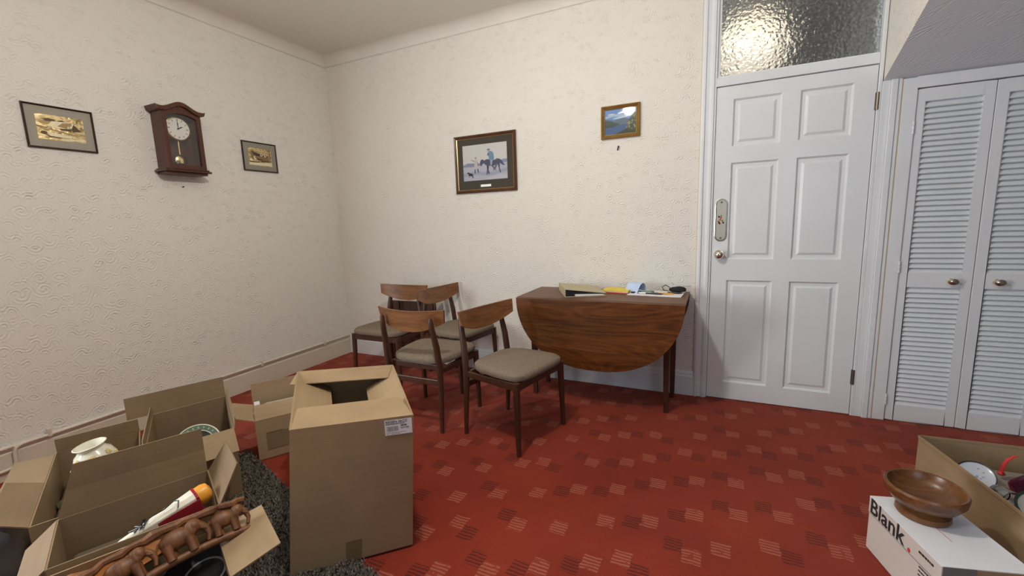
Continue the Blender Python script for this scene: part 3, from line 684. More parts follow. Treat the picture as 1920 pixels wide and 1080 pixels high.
# nails left in the walls
tag(MB().tube([(.0, -1.317, 1.526), (.014, -1.317, 1.528)], .004, 8).build('nail', K['ink']), 'bare dark nail in the wall under the clock', 'nail')
hk = MB().tube([(2.636, 0, 1.700), (2.636, -.014, 1.702)], .0045, 8).tube([(2.636, -.012, 1.702), (2.633, -.016, 1.690), (2.630, -.010, 1.682), (2.629, -.004, 1.680)], .0035, 8)
tag(hk.build('picture_hook', K['ink']), 'small dark picture hook below the lake picture', 'hook')

# ---------------------------------------------------------------- chairs
def make_chair():
    t = thing('dining_chair', 'x', 'chair', group='teak dining chairs')
    # seat cushion
    def outline(k, grow=0):
        pts = []
        for i in range(56):
            a = 2*PI*i/56; c, s = math.cos(a), math.sin(a); e = .42
            x = math.copysign(abs(c)**e, c); y = math.copysign(abs(s)**e, s)
            X = .02 + .205*x; hw = .205 + .032*(x+1)/2
            if x < -.2: hw *= 1 - .16*((-x-.2)/.8)**2
            pts.append((.02 + (X-.02)*k, y*hw*k))
        return pts
    cu = MB(); rings = [(.93, .398), (.985, .404), (1.0, .416), (.985, .430), (.93, .440), (.78, .447), (.5, .450), (.2, .451)]
    vs = []; fs = []; n = 56
    for k, z in rings: vs += [(x, y, z - .006*((x-.02)/.2)**2*(k < .9)) for x, y in outline(k)]
    for i in range(len(rings)-1):
        for j in range(n): fs.append((i*n+j, i*n+(j+1) % n, (i+1)*n+(j+1) % n, (i+1)*n+j))
    fs.append(tuple(reversed(range(n)))); fs.append(tuple((len(rings)-1)*n+j for j in range(n)))
    cu.add(vs, fs); cu.build('seat', K['fabric'], t, smooth=True)
    # backrest
    nb, mz = 24, 6; th = .013; vs = []; fs = []
    for side in (0, 1):
        for i in range(nb+1):
            s = -1 + 2*i/nb
            for j in range(mz+1):
                v = j/mz
                zt = .728 + .010*s*s; zb = .602 + .058*abs(s)**2.2
                z = zb + (zt-zb)*v
                y = .240*s*(.955 + .045*v); x = -.228 + .042*s*s - .012*(v-.5) + (th if side else 0)
                vs.append((x, y, z))
    c = (nb+1)*(mz+1)
    for side in (0, 1):
        for i in range(nb):
            for j in range(mz):
                a = side*c + i*(mz+1)+j; q = (a, a+1, a+mz+2, a+mz+1); fs.append(q if side else tuple(reversed(q)))
    for i in range(nb):
        for j in (0, mz): a = i*(mz+1)+j; fs.append((a, a+mz+1, c+a+mz+1, c+a))
    for j in range(mz):
        for i in (0, nb): a = i*(mz+1)+j; fs.append((a, a+1, c+a+1, c+a))
    MB().add(vs, fs).build('backrest', K['teak'], t, smooth=True)
    for s in (-1, 1):
        MB().tube([(-.212, s*.196, 0), (-.200, s*.194, .20), (-.192, s*.192, .38), (-.205, s*.186, .52), (-.226, s*.178, .63), (-.234, s*.174, .688), (-.235, s*.174, .697)], [.012, .016, .0195, .019, .016, .013, .007], 12).build('back_post', K['dark'], t, smooth=True)
        MB().tube([(.196, s*.222, 0), (.190, s*.218, .22), (.186, s*.214, .395)], [.0125, .017, .0195], 12).build('front_leg', K['dark'], t, smooth=True)
        MB().hexa([(-.19, s*.180, .352), (.186, s*.205, .352), (.186, s*.222, .352), (-.19, s*.197, .352)], [(-.19, s*.180, .385), (.186, s*.205, .397), (.186, s*.222, .397), (-.19, s*.197, .385)]).build('side_rail', K['dark'], t, bevel=.003)
    MB().box((.178, -.212, .352), (.196, .212, .397)).build('front_rail', K['dark'], t, bevel=.003)
    MB().box((-.166, -.186, .362), (-.150, .186, .397)).build('rear_rail', K['dark'], t, bevel=.003)
    MB().box((-.207, -.192, .285), (-.189, .192, .322)).build('back_stretcher', K['dark'], t, bevel=.004)
    return t
ch = make_chair()
CH = [((2.215, -.905), -13, 'teak dining chair standing closest to the drop-leaf table'),
      ((1.632, -.885), 90, 'teak dining chair with its back towards the tall cardboard box'),
      ((.915, -.430), -90, 'teak dining chair closest to the wall corner, backing onto the picture wall'),
      ((1.460, -.292), -8, 'teak dining chair sideways against the picture wall, its backrest beside the corner chair')]
for i, (p, a, lab) in enumerate(CH):
    o = ch if i == 0 else copy_tree(ch)
    o.location = (p[0], p[1], 0); o.rotation_euler = (0, 0, math.radians(a)); o['label'] = lab
# wooden panel behind the corner chair
wp = thing('leaning_board', 'dark wooden board with upright battens standing against the wall behind the corner chair', 'board', (.85, -.075, 0))
MB().box((-.255, -.008, 0), (.255, .008, .562)).build('board', wood('panel_wood', (.05, .020, .010), (.13, .052, .024), 2, .4), wp, bevel=.002)
for x in (-.245, -.16, .10, .20): MB().box((x, -.018, .0), (x+.035, -.008, .562)).build('batten', K['dark'], wp, bevel=.002)

# ---------------------------------------------------------------- drop-leaf table
tb = thing('dropleaf_table', 'teak drop-leaf table with a hanging half-round leaf', 'table', (2.59, -.26, 0))
X0, X1, YF, YB, TZ = -.528, .522, -.225, .225, .725
MB().box((X0, YF, TZ-.020), (X1, YB, TZ)).build('table_top', K['teaktop'], tb, bevel=.002)
def leaf(y0, y1):
    w = (X1-X0)/2; cx = (X0+X1)/2; H = .447; pts = []
    for i in range(49):
        a = PI*i/48; c, s = math.cos(a), math.sin(a)
        pts.append((cx + w*math.copysign(abs(c)**.86, c), TZ-.004 - H*abs(s)**.95))
    return MB().prism(pts, 'Y', y0, y1)
leaf(YF-.022, YF-.004).build('drop_leaf', K['teakx'], tb, bevel=.002)
leaf(YB+.004, YB+.018).build('drop_leaf', K['teakx'], tb, bevel=.002)
MB().box((-.45, -.11, TZ-.095), (.45, -.092, TZ-.02)).box((-.45, .128, TZ-.095), (.45, .146, TZ-.02)).box((-.45, -.11, TZ-.095), (-.432, .146, TZ-.02)).box((.432, -.11, TZ-.095), (.45, .146, TZ-.02)).build('apron', K['dark'], tb)
for x, y in ((.414, -.088), (.430, .168), (-.469, -.080), (-.465, .160)):
    MB().hexa([(x-.014, y-.014, 0), (x+.014, y-.014, 0), (x+.014, y+.014, 0), (x-.014, y+.014, 0)], [(x-.022, y-.022, TZ-.02), (x+.022, y-.022, TZ-.02), (x+.022, y+.022, TZ-.02), (x-.022, y+.022, TZ-.02)]).build('leg', K['dark'], tb, bevel=.003)

# things on the table
TT = .7255
bd = thing('ring_binder', 'closed beige ring binder lying on the table', 'binder', (2.435, -.235, TT), math.radians(-64))
# local: spine along x at y=-; wedge shaped (spine high, fore-edge low)
LN, WD, SH = .318, .265, .052
MB().hexa([(-LN/2, -WD/2, 0), (LN/2, -WD/2, 0), (LN/2, WD/2, 0), (-LN/2, WD/2, 0)], [(-LN/2, -WD/2, .003), (LN/2, -WD/2, .003), (LN/2, WD/2, .003), (-LN/2, WD/2, .003)]).build('back_cover', K['beige'], bd)
MB().hexa([(-LN/2, -WD/2, SH-.003), (LN/2, -WD/2, SH-.003), (LN/2, WD/2, .016), (-LN/2, WD/2, .016)], [(-LN/2, -WD/2, SH), (LN/2, -WD/2, SH), (LN/2, WD/2, .019), (-LN/2, WD/2, .019)]).build('front_cover', K['beige'], bd)
MB().box((-LN/2, -WD/2-.003, 0), (LN/2, -WD/2, SH)).build('spine', K['beige'], bd)
MB().hexa([(-LN/2+.004, -WD/2+.001, .0032), (LN/2-.004, -WD/2+.001, .0032), (LN/2-.004, -WD/2+.06, .0032), (-LN/2+.004, -WD/2+.06, .0032)], [(-LN/2+.004, -WD/2+.001, SH-.004), (LN/2-.004, -WD/2+.001, SH-.004), (LN/2-.004, -WD/2+.06, SH-.013), (-LN/2+.004, -WD/2+.06, SH-.013)]).build('black_lining', K['black'], bd)
MB().hexa([(-LN/2+.008, -WD/2+.05, .004), (LN/2-.008, -WD/2+.05, .004), (LN/2-.008, WD/2-.012, .004), (-LN/2+.008, WD/2-.012, .004)], [(-LN/2+.008, -WD/2+.05, .014), (LN/2-.008, -WD/2+.05, .014), (LN/2-.008, WD/2-.012, .011), (-LN/2+.008, WD/2-.012, .011)]).build('paper_block', K['white'], bd)
MB().tube([(-LN/2+.03, -WD/2+.02, .006), (-LN/2+.03, -WD/2+.022, .034), (-LN/2+.03, -WD/2+.05, .034), (-LN/2+.03, -WD/2+.06, .01)], .002, 6).build('ring', K['steel'], bd)
yb = thing('yellow_booklet', 'yellow booklet lying on a thin red and white wad', 'booklet', (2.665, -.155, TT), math.radians(-6))
MB().box((-.085, -.06, 0), (.085, .06, .006), 0).box((-.083, -.058, .006), (.083, .058, .012), 1).build('pages', [K['red'], K['white']], yb)
MB().box((-.088, -.062, .012), (.088, .062, .022)).build('cover', K['yellow'], yb)
fpn = thing('curled_leaflet', 'curled pale blue and yellow leaflet beside the yellow booklet', 'leaflet', (2.765, -.170, TT), math.radians(62))
cv = MB(); prof = [(-.020, .001), (-.004, .030), (.020, .058), (.046, .066), (.066, .055), (.074, .034), (.076, .012)]
for (xa, za), (xb, zb) in zip(prof, prof[1:]):
    cv.hexa([(xa, -.05, za), (xb, -.05, zb), (xb, .05, zb), (xa, .05, za)], [(xa, -.05, za+.002), (xb, -.05, zb+.002), (xb, .05, zb+.002), (xa, .05, za+.002)], 0 if xa < .02 else 1)
cv.build('leaflet_sheet', [K['blue'], K['yellow']], fpn)
tag(MB().box((-.165, -.105, 0), (.165, .105, .003)).build('paper_sheet', K['white']), 'wide white paper sheets lying at the table end', 'paper'); bpy.data.objects['paper_sheet'].location = (2.915, -.165, TT); bpy.data.objects['paper_sheet'].rotation_euler = (0, 0, math.radians(-4))
pens = [((2.83, -.19), 8, .14, 'blue', 'slim pale blue pen lying on the paper'), ((2.89, -.215), -6, .15, 'black', 'black pen lying on the paper near the leaflet'), ((2.96, -.205), 4, .14, 'orange', 'orange pen lying on the paper'), ((3.00, -.155), -14, .145, 'black', 'black pen lying beside the black pouch'), ((2.84, -.145), 20, .13, 'green', 'green pencil lying on the paper behind the blue pen'), ((2.93, -.165), 14, .14, 'cream', 'cream pen in the middle of the paper')]
for (x, y), a, ln, c, lab in pens:
    p = thing('pen', lab, 'pen', (x, y, TT+.0085), math.radians(a), 'pens on the table')
    MB().tube([(-ln/2, 0, 0), (ln/2-.018, 0, 0), (ln/2, 0, 0)], [.005, .005, .0015], 8).build('barrel', K[c], p, smooth=True)
    MB().tube([(-ln/2-.002, 0, 0), (-ln/2+.04, 0, 0)], .0056, 8).build('cap', K['steel'] if c == 'black' else K['black'], p, smooth=True)
po = thing('black_pouch', 'crumpled black pouch with keys at the end of the table', 'pouch', (3.035, -.115, TT+.003), math.radians(-15))
MB().sphere((0, 0, .019), (.050, .030, .019), 18, 10).box((-.03, -.022, .012), (.055, .018, .030)).sphere((.02, .004, .030), (.036, .020, .012), 14, 8).build('pouch_body', plain('black_cloth', (.010, .010, .012), .8, bump=1, bscale=60), po, smooth=True)
MB().tube([(-.045, 0, .03), (-.075, .01, .045), (-.095, .0, .030), (-.08, -.012, .012), (-.05, -.01, .01)], .003, 6).build('cord', K['black'], po, smooth=True)
for i, a in enumerate((20, -25)):
    M = Matrix.Translation((.045, -.004, .046)) @ Matrix.Rotation(math.radians(a), 4, 'Z'); MB().box((0, -.004, 0), (.045, .004, .002), M=M).build('key', K['steel'], po)
MB().tube([(-.02, .0, .05), (-.035, .01, .062), (-.06, .012, .056)], .0025, 6).build('key_ring', K['steel'], po, smooth=True)

# ---------------------------------------------------------------- rug
rA, rB = Vector((.95, -1.6843, 0)), Vector((2.24, -2.085, 0)); rd = (rB-rA).normalized(); rn = Vector((rd.y, -rd.x, 0))
if rn.y > 0: rn = -rn
rg = thing('shag_rug', 'grey brown shaggy rug under the cardboard boxes', 'rug', tuple((rA+rB)/2 + rn*.55))
ro = (rA+rB)/2 + rn*.55
RL = (rB-rA).length; RW = 1.1
MB().slab([rA + Vector((0,0,.008)), rB + Vector((0,0,.008)), rB + rn*RW + Vector((0,0,.008)), rA + rn*RW + Vector((0,0,.008))], (0,0,1), .0075).build('backing', K['rugbase'], rg, org=ro)
m, nt, b = newmat('rug_pile'); v = coords(nt); n1 = N(nt, 'ShaderNodeTexNoise'); n1.inputs['Scale'].default_value = 90; L(nt, v, n1.inputs['Vector'])
L(nt, ramp(nt, n1.outputs[0], [(.35, (.072, .060, .047)), (.65, (.20, .172, .14))]), b.inputs['Base Color']); b.inputs['Roughness'].default_value = .95
rr = random.Random(11); V = []; F = []
_f0 = (1.362, -2.566)
def _rect(o, n_, d_): return [o, (o[0]+.918*n_, o[1]-.397*n_), (o[0]+.918*n_+.397*d_, o[1]-.397*n_+.918*d_), (o[0]+.397*d_, o[1]+.918*d_)]
PRESSED = [[(1.937, -2.202), (2.240, -1.905), (1.800, -1.462), (1.482, -1.760)], [(1.178, -2.243), (1.297, -1.948), (.863, -1.718), (.750, -2.010)],
           [(1.285, -2.610), (1.385, -2.352), (.795, -2.085), (.690, -2.345)], _rect(_f0, .285, .405), _rect((_f0[0]+.918*.325, _f0[1]-.397*.325), .27, .385)]
def under_box(x, y):   # the pile is pressed flat where a carton stands
    for Q in PRESSED:
        sg = [(Q[(i+1) % 4][0]-Q[i][0])*(y-Q[i][1]) - (Q[(i+1) % 4][1]-Q[i][1])*(x-Q[i][0]) for i in range(4)]
        if all(v_ > 0 for v_ in sg) or all(v_ < 0 for v_ in sg): return True
    return False
for i in range(46000):
    p = rA + rd*rr.uniform(0, RL) + rn*rr.uniform(0, RW); a = rr.uniform(0, 6.28); h = rr.uniform(.014, .030) * (.32 if under_box(p.x, p.y) else 1); w = rr.uniform(.0016, .0032); ln = rr.uniform(.004, .020)
    dx, dy = math.cos(a), math.sin(a); b0 = len(V)
    q = p - ro
    V += [(q.x - dy*w, q.y + dx*w, .006), (q.x + dy*w, q.y - dx*w, .006), (q.x + dy*w + dx*ln*.5, q.y - dx*w + dy*ln*.5, h*.75), (q.x - dy*w + dx*ln*.5, q.y + dx*w + dy*ln*.5, h*.75), (q.x + dx*ln, q.y + dy*ln, h)]
    F += [(b0, b0+1, b0+2, b0+3), (b0+3, b0+2, b0+4)]
me = bpy.data.meshes.new('pile'); me.from_pydata(V, [], F); me.materials.append(m)
o = bpy.data.objects.new('pile', me); COL.objects.link(o); o.parent = rg; o['kind'] = 'stuff'

# ---------------------------------------------------------------- cartons
def carton(name, label, base, top, h, flaps, mat, t=.005, z0=.001, nsub=1, group=None):
    """base/top: outer corners xy in order; flaps: dict edge -> list of (length, angle deg, inset_a, inset_b, from_frac, to_frac). Angle 0 = straight out, 90 = up, 170 = folded in"""
    c = sum((Vector((*p, 0)) for p in base), Vector()) / 4; org = (c.x, c.y, 0)
    th = thing(name, label, 'box', org, group=group)
    B = [Vector((*p, z0)) for p in base]; T = [Vector((*p, h)) if len(p) == 2 else Vector(p) for p in top]
    ctrB = sum(B, Vector())/4; ctrT = sum(T, Vector())/4
    def shrink(Q, ctr):
        out = []
        for i in range(4):
            e0 = (Q[i]-Q[i-1]).normalized(); e1 = (Q[(i+1) % 4]-Q[i]).normalized()
            out.append(Q[i] + (e1 - e0)*t)
        return out
    Bi = [p + Vector((0,0,t)) for p in shrink(B, ctrB)]; Ti = shrink(T, ctrT)
    mb = MB(); vs = B + T + Ti + Bi
    fs = [(3,2,1,0)] + [(i, (i+1) % 4, 4+(i+1) % 4, 4+i) for i in range(4)] + [(4+i, 4+(i+1) % 4, 8+(i+1) % 4, 8+i) for i in range(4)] + [(8+i, 8+(i+1) % 4, 12+(i+1) % 4, 12+i) for i in range(4)] + [(12,13,14,15)]
    if nsub == 1: mb.add(vs, fs)
    else:   # walls as bilinear patches so that a racked carton bends smoothly
        def patch(a, b_, c_, d_):
            pv = [(a*(1-u)+b_*u)*(1-w)+(d_*(1-u)+c_*u)*w for w in [j/nsub for j in range(nsub+1)] for u in [i/nsub for i in range(nsub+1)]]
            mb.add(pv, [(j*(nsub+1)+i, j*(nsub+1)+i+1, (j+1)*(nsub+1)+i+1, (j+1)*(nsub+1)+i) for j in range(nsub) for i in range(nsub)])
        for i in range(4):
            k = (i+1) % 4
            patch(B[i], B[k], T[k], T[i]); patch(T[i], T[k], Ti[k], Ti[i]); patch(Ti[i], Ti[k], Bi[k], Bi[i])
        mb.add(B, [(3,2,1,0)]); mb.add(Bi, [(0,1,2,3)])
    mb.build('carton_body', mat, th, org=org, smooth=nsub > 1)
    for e, lst in flaps.items():
        a, b_ = T[e], T[(e+1) % 4]
        for fl_ in lst:
            ln, ang, ia, ib = fl_[:4]; f0, f1 = (fl_[4:6] if len(fl_) > 4 else (0, 1)); seg = fl_[6] if len(fl_) > 6 else [(1.0, 0)]
            p, q = a + (b_-a)*f0, a + (b_-a)*f1
            ed = (q-p).normalized(); out = ((a+b_)/2 - ctrT); out.z = 0; out -= ed*out.dot(ed); out.normalize()
            if abs(f0) < 1e-6: p = p + ed*.003
            if abs(f1-1) < 1e-6: q = q - ed*.003
            m_ = MB(); cp, cq = p.copy(), q.copy(); an = ang; cp += Vector((0,0,.001)); cq += Vector((0,0,.001)); done = 0
            for frac, dang in seg:
                an += dang; d = out*math.cos(math.radians(an)) + Vector((0,0,1))*math.sin(math.radians(an)); nrm = ed.cross(d)
                if nrm.z < 0: nrm = -nrm
                np_, nq = cp + d*ln*frac + ed*ia*frac, cq + d*ln*frac - ed*ib*frac
                m_.slab([cp, cq, nq, np_], nrm, .004); cp, cq = np_, nq
            m_.build('flap', mat, th, org=org)
    return th, org

def text_mesh(s, size, name, mat, parent, M, bold=.0, sx=1.0):
    c = bpy.data.curves.new('tmp', 'FONT'); c.body = s; c.size = size; c.offset = bold
    o = bpy.data.objects.new('tmp', c); COL.objects.link(o)
    dg = bpy.context.evaluated_depsgraph_get(); me = bpy.data.meshes.new_from_object(o.evaluated_get(dg))
    bpy.data.objects.remove(o); me.transform(Matrix.Diagonal((sx, 1, 1, 1))); me.transform(M)
    me.materials.clear(); me.materials.append(mat)
    r = bpy.data.objects.new(name, me); COL.objects.link(r); r.parent = parent; return r

# tall carton. corners: front-left, front-right, back-right, back-left
h = .53
TB = [(1.937, -2.202), (2.240, -1.905), (1.800, -1.462), (1.482, -1.760)]
TT_ = [(1.935, -2.138), (2.268, -1.882), (1.806, -1.448), (1.418, -1.692)]
th, og = carton('tall_cardboard_box', 'tall brown cardboard box with a white printed shipping label', TB, TT_, h,
       {0: [(.175, 178, -.02, .05)], 2: [(.125, 190, .004, .004)], 1: [(.165, 214, .09, .02)], 3: [(.165, 210, .02, .05)]}, K['card'], nsub=8, z0=.010)
# label on the front face
FLb, FRb, FRt, FLt = Vector((*TB[0], .010)), Vector((*TB[1], .010)), Vector((*TT_[1], h)), Vector((*TT_[0], h))
ax = (FRt-FLt).normalized(); up = ((FRt-FRb)*.75 + (FLt-FLb)*.25); up -= ax*up.dot(ax); up.normalize(); nn = ax.cross(up).normalized()
def face_pt(a, b_): return (FLb + (FRb-FLb)*a)*(1-b_) + (FLt + (FRt-FLt)*a)*b_
c0 = face_pt(.755, .915); c1 = face_pt(.985, .915); c2 = face_pt(.985, .985); c3 = face_pt(.755, .985)
ax = (c1-c0).normalized(); up = (c3-c0); up -= ax*up.dot(ax); up.normalize(); nn = ax.cross(up)
Wl = (c1-c0).length; Hl = .058
lo_ = face_pt(.755, .985) - up*Hl + nn*.0022
Ml = Matrix((ax, up, nn)).transposed().to_4x4(); Ml.translation = lo_ - Vector(og)
lab = MB().add([Ml @ Vector(p) for p in [(0,0,0), (Wl,0,0), (Wl,Hl,0), (0,Hl,0)]], [(0,1,2,3)]).build('shipping_label', K['white'], th)
D = Matrix.Translation((0, 0, .0006))
def lt(s, size, x, y, b=0, sx=1, mt='ink'): return text_mesh(s, size, 'label_text', K[mt], lab, Ml @ Matrix.Translation((x, y, .0006)), b, sx)
lt('REGEN 26OZ', .0135, .003, Hl-.0125, .0002, .98)
lt('QTY 450', .0075, .056, Hl-.036, .0002)
def marks(name, rows, mt, x1=None):   # small print too fine to read: rows of short strokes
    mk = MB(); rg_ = random.Random(len(rows)*7+1)
    for (xa, xb, y, hh) in rows:
        x = xa
        while x < xb:
            w = rg_.uniform(.0016, .0042); mk.add([Ml @ Vector(p) for p in [(x, y, .0006), (min(x+w, xb), y, .0006), (min(x+w, xb), y+hh, .0006), (x, y+hh, .0006)]], [(0,1,2,3)]); x += w + .0008
    return mk.build(name, K[mt], lab)
marks('small_print', [(.004, .050, Hl-.0180, .0030), (.053, .072, Hl-.0180, .0028), (.057, .078, Hl-.0265, .0050)], 'ink')
marks('fine_print', [(.004, .060, .0085, .0018), (.022, .052, .0035, .0022), (.004, .014, .0035, .0018), (.058, .074, .0085, .0020)], 'inkgrey')
bc = MB(); x = .007; rr = random.Random(2)
while x < .048:
    w = rr.choice([.0006, .001, .0016]); bc.add([Ml @ Vector(p) for p in [(x, .015, .0006), (x+w, .015, .0006), (x+w, .033, .0006), (x, .033, .0006)]], [(0,1,2,3)]); x += w + rr.choice([.0006, .0012])
bc.build('barcode', K['inkgrey'], lab)
# tape strip at the bottom of the front face
a0, a1 = .435, .565
fx = (FRb-FLb).normalized(); fnn = fx.cross(Vector((0,0,1)))
MB().slab([face_pt(a0, .0)+fnn*.002, face_pt(a1, .0)+fnn*.002, face_pt(a1, .15)+fnn*.002, face_pt(a0, .15)+fnn*.002], fnn, .0012).build('parcel_tape', K['tape'], th, org=og)

# small carton behind the tall one
sx_ = Vector((.50, .866)); 
p0 = Vector((1.085, -1.722)); e1 = Vector((.53, .848)); e2 = Vector((-.848, .53))
q = [p0, p0+e1*.30, p0+e1*.30+e2*.27, p0+e2*.27]
sb, sog = carton('small_cardboard_box', 'small brown cardboard box holding wrapped clear plastic, between the tall box and the skirting', [tuple(a) for a in q], [tuple(a) for a in q], .225,
       {0: [(.088, 136, .002, .01)], 2: [(.125, 92, 0, 0)], 3: [(.10, 20, .0, .02)], 1: [(.12, 20, .01, .01)]}, K['card2'], z0=.004)
nrm = Vector((e1.y, -e1.x, 0)); P3 = lambda a, z: Vector((p0.x, p0.y, 0)) + Vector((e1.x, e1.y, 0))*a + nrm*.0012 + Vector((0,0,z))
MB().slab([P3(.045, .05), P3(.19, .05), P3(.19, .145), P3(.045, .145)], nrm, .001).build('printed_square', K['card3'], sb, org=sog)
MB().slab([P3(.045, .142)+nrm*.0003, P3(.125, .142)+nrm*.0003, P3(.125, .149)+nrm*.0003, P3(.045, .149)+nrm*.0003], nrm, .001).build('slot_mark', K['tape'], sb, org=sog)
cx_, cy_ = (p0+e1*.15+e2*.14)
tag(MB().box((-.10, -.09, 0), (.10, .09, .232)).build('wrapped_parcel', plain('crumpled_plastic', (.55, .53, .50), .12, bump=1, bscale=30, coat=.5), bevel=.02), 'shiny clear plastic wrapped parcel inside the small box', 'parcel')
o = bpy.data.objects['wrapped_parcel']; o.location = (cx_, cy_, .008); o.rotation_euler = (0, 0, math.atan2(e1.y, e1.x))
wc = p0 + e1*.022 + e2*.165
o = tag(MB().box((-.014, -.028, 0), (.014, .028, .258)).build('white_carton', K['white'], bevel=.002), 'slim white carton standing in the corner of the small box', 'carton'); o.location = (wc.x, wc.y, .008); o.rotation_euler = (0, 0, math.atan2(e1.y, e1.x))

# carton with the plate: order near-left, near-right, far-right, far-left
q = [(1.178, -2.243), (1.297, -1.948), (.863, -1.718), (.750, -2.010)]
pb, _ = carton('plate_box', 'brown cardboard box holding a green rimmed plate, against the skirting', q, q, .335,
       {0: [(.145, -22, .0, .01, .45, 1.0)], 2: [(.105, 82, 0, .0, 0, 1.30)], 1: [(.05, 84, 0, 0)], 3: [(.04, 88, 0, .05)]}, K['card3'], z0=.010)
# carton with the vase: near-left, near-right, far-right, far-left
q = [(1.285, -2.610), (1.385, -2.352), (.795, -2.085), (.690, -2.345)]
vb, _ = carton('vase_box', 'wide brown cardboard box holding a flowered vase', q, q, .30,
       {2: [(.055, 93, 0, 0)], 3: [(.115, 4, .0, .02, .05, .80), (.10, 26, .01, .02, .48, 1.0)]}, K['card3'], z0=.010)
# carton with the gadget
dq = Vector((.397, .918)); nq = Vector((.918, -.397)); f0 = Vector((1.362, -2.566))
q = [f0+nq*.285, f0+nq*.285+dq*.405, f0+dq*.405, f0]
gb, _ = carton('gadget_box', 'open brown cardboard box holding a maroon and white gadget', [tuple(a) for a in q], [tuple(a) for a in q], .32,
       {2: [(.165, 84, .0, .055, 0, 1, [(.5, 0), (.5, 6)])], 1: [(.13, 62, .01, .05)], 3: [(.10, -40, .0, .01)], 0: [(.12, -84, 0, 0)]}, K['card3'], z0=.010)
# carton with the carving
f1 = Vector((1.664, -2.700)) ; f1 = f0 + nq*.325 - dq*.0
q = [f1+nq*.27, f1+nq*.27+dq*.385, f1+dq*.385, f1]
cb_, _ = carton('carving_box', 'open brown cardboard box holding a carved elephant ornament', [tuple(a) for a in q], [tuple(a) for a in q], .265,
       {1: [(.13, 14, .0, .02)], 3: [(.15, 25, .0, .04)], 2: [(.06, 95, 0, 0)]}, K['card'], z0=.010)
CQ = f1; 

# vase
va = thing('flowered_vase', 'cream ceramic vase painted with yellow daisies in a cardboard box', 'vase', (.945, -2.282, .138))
va.scale = (.72,)*3; va.rotation_mode = 'QUATERNION'; va.rotation_quaternion = Matrix.Rotation(math.radians(9), 4, Vector((.92, -.39, 0))).to_quaternion()
prof = [(.0, .0), (.05, .0), (.062, .02), (.090, .10), (.102, .18), (.099, .230), (.082, .272), (.064, .288), (.060, .297), (.068, .312), (.076, .320), (.070, .322), (.056, .298), (.05, .27), (.05, .1), (0, .1)]
MB().lathe(prof, (0,0,0), 36).build('vase_body', K['ceramic'], va, smooth=True)
rr = random.Random(4)
for an, z, r_ in ((-28, .222, .022), (15, .20, .018), (-70, .19, .018), (50, .235, .014), (-5, .165, .02), (-50, .25, .012), (-22, .262, .024), (28, .264, .018), (-72, .262, .018), (2, .245, .016)):
    a = math.radians(an); R0 = .1005 if z < .2 else .1005 - ((z-.2)/.075)**2*.018
    c_ = Vector((R0*math.cos(a), R0*math.sin(a), z)); nv = Vector((math.cos(a), math.sin(a), .45 if z > .2 else .05)).normalized(); tq = nv.to_track_quat('Z', 'Y').to_matrix().to_4x4(); tq.translation = c_
    f = MB()
    for k in range(8):
        M = tq @ Matrix.Rotation(2*PI*k/8, 4, 'Z'); f.sphere((r_*.62, 0, .001), (r_*.42, r_*.2, .0035), 8, 5, 0, M)
    f.sphere((0, 0, .002), (r_*.35, r_*.35, .005), 10, 6, 1, tq)
    f.build('painted_daisy', [plain('daisy_petal', (.80, .70, .38), .3), K['petal']], va, smooth=True)
o = tag(MB().tube([(0,0,0), (.05,.03,.03), (.09,.04,.09), (.10,.03,.16)], [.02, .028, .03, .02], 10).build('green_figurine', plain('green_white_glaze', (.30, .38, .20), .25, var=.7, bscale=160), smooth=True), 'small green and white glazed ornament beside the vase', 'ornament'); o.location = (.918, -2.422, .158)
# plate, tilted
pl = thing('green_rimmed_plate', 'cream plate with a patterned green rim standing in a box', 'plate', (1.000, -1.955, .200))
pl.scale = (.80,)*3; pl.rotation_euler = Vector((.62, -.30, .72)).to_track_quat('Z', 'Y').to_euler()
MB().lathe([(0, 0), (.07, .0), (.078, .006), (.080, .010), (.078, .013), (.07, .008), (0, .008)], (0,0,0), 40).build('plate_well', plain('plate_dark_glaze', (.04, .045, .04), .15), pl, smooth=True)
rm = MB().lathe([(.080, .012), (.112, .022), (.112, .025), (.080, .0155)], (0,0,0), 40).build('rim_band', K['platerim'], pl, smooth=True)
MB().lathe([(.112, .021), (.117, .0235), (.117, .026), (.111, .0262)], (0,0,0), 40).build('rim_edge', K['ceramic'], pl, smooth=True)
MB().lathe([(.078, .0135), (.083, .0148), (.083, .0172), (.078, .0155)], (0,0,0), 40).build('inner_line', K['ceramic'], pl, smooth=True)
pt = MB()
for k in range(22):
    a = 2*PI*k/22; M = Matrix.Rotation(a, 4, 'Z'); pt.sphere((.097, 0, .0215), (.008, .005, .0016), 8, 4, 0, M)
pt.build('leaf_pattern', plain('rim_leaves', (.36, .40, .30), .3), rm, smooth=True)

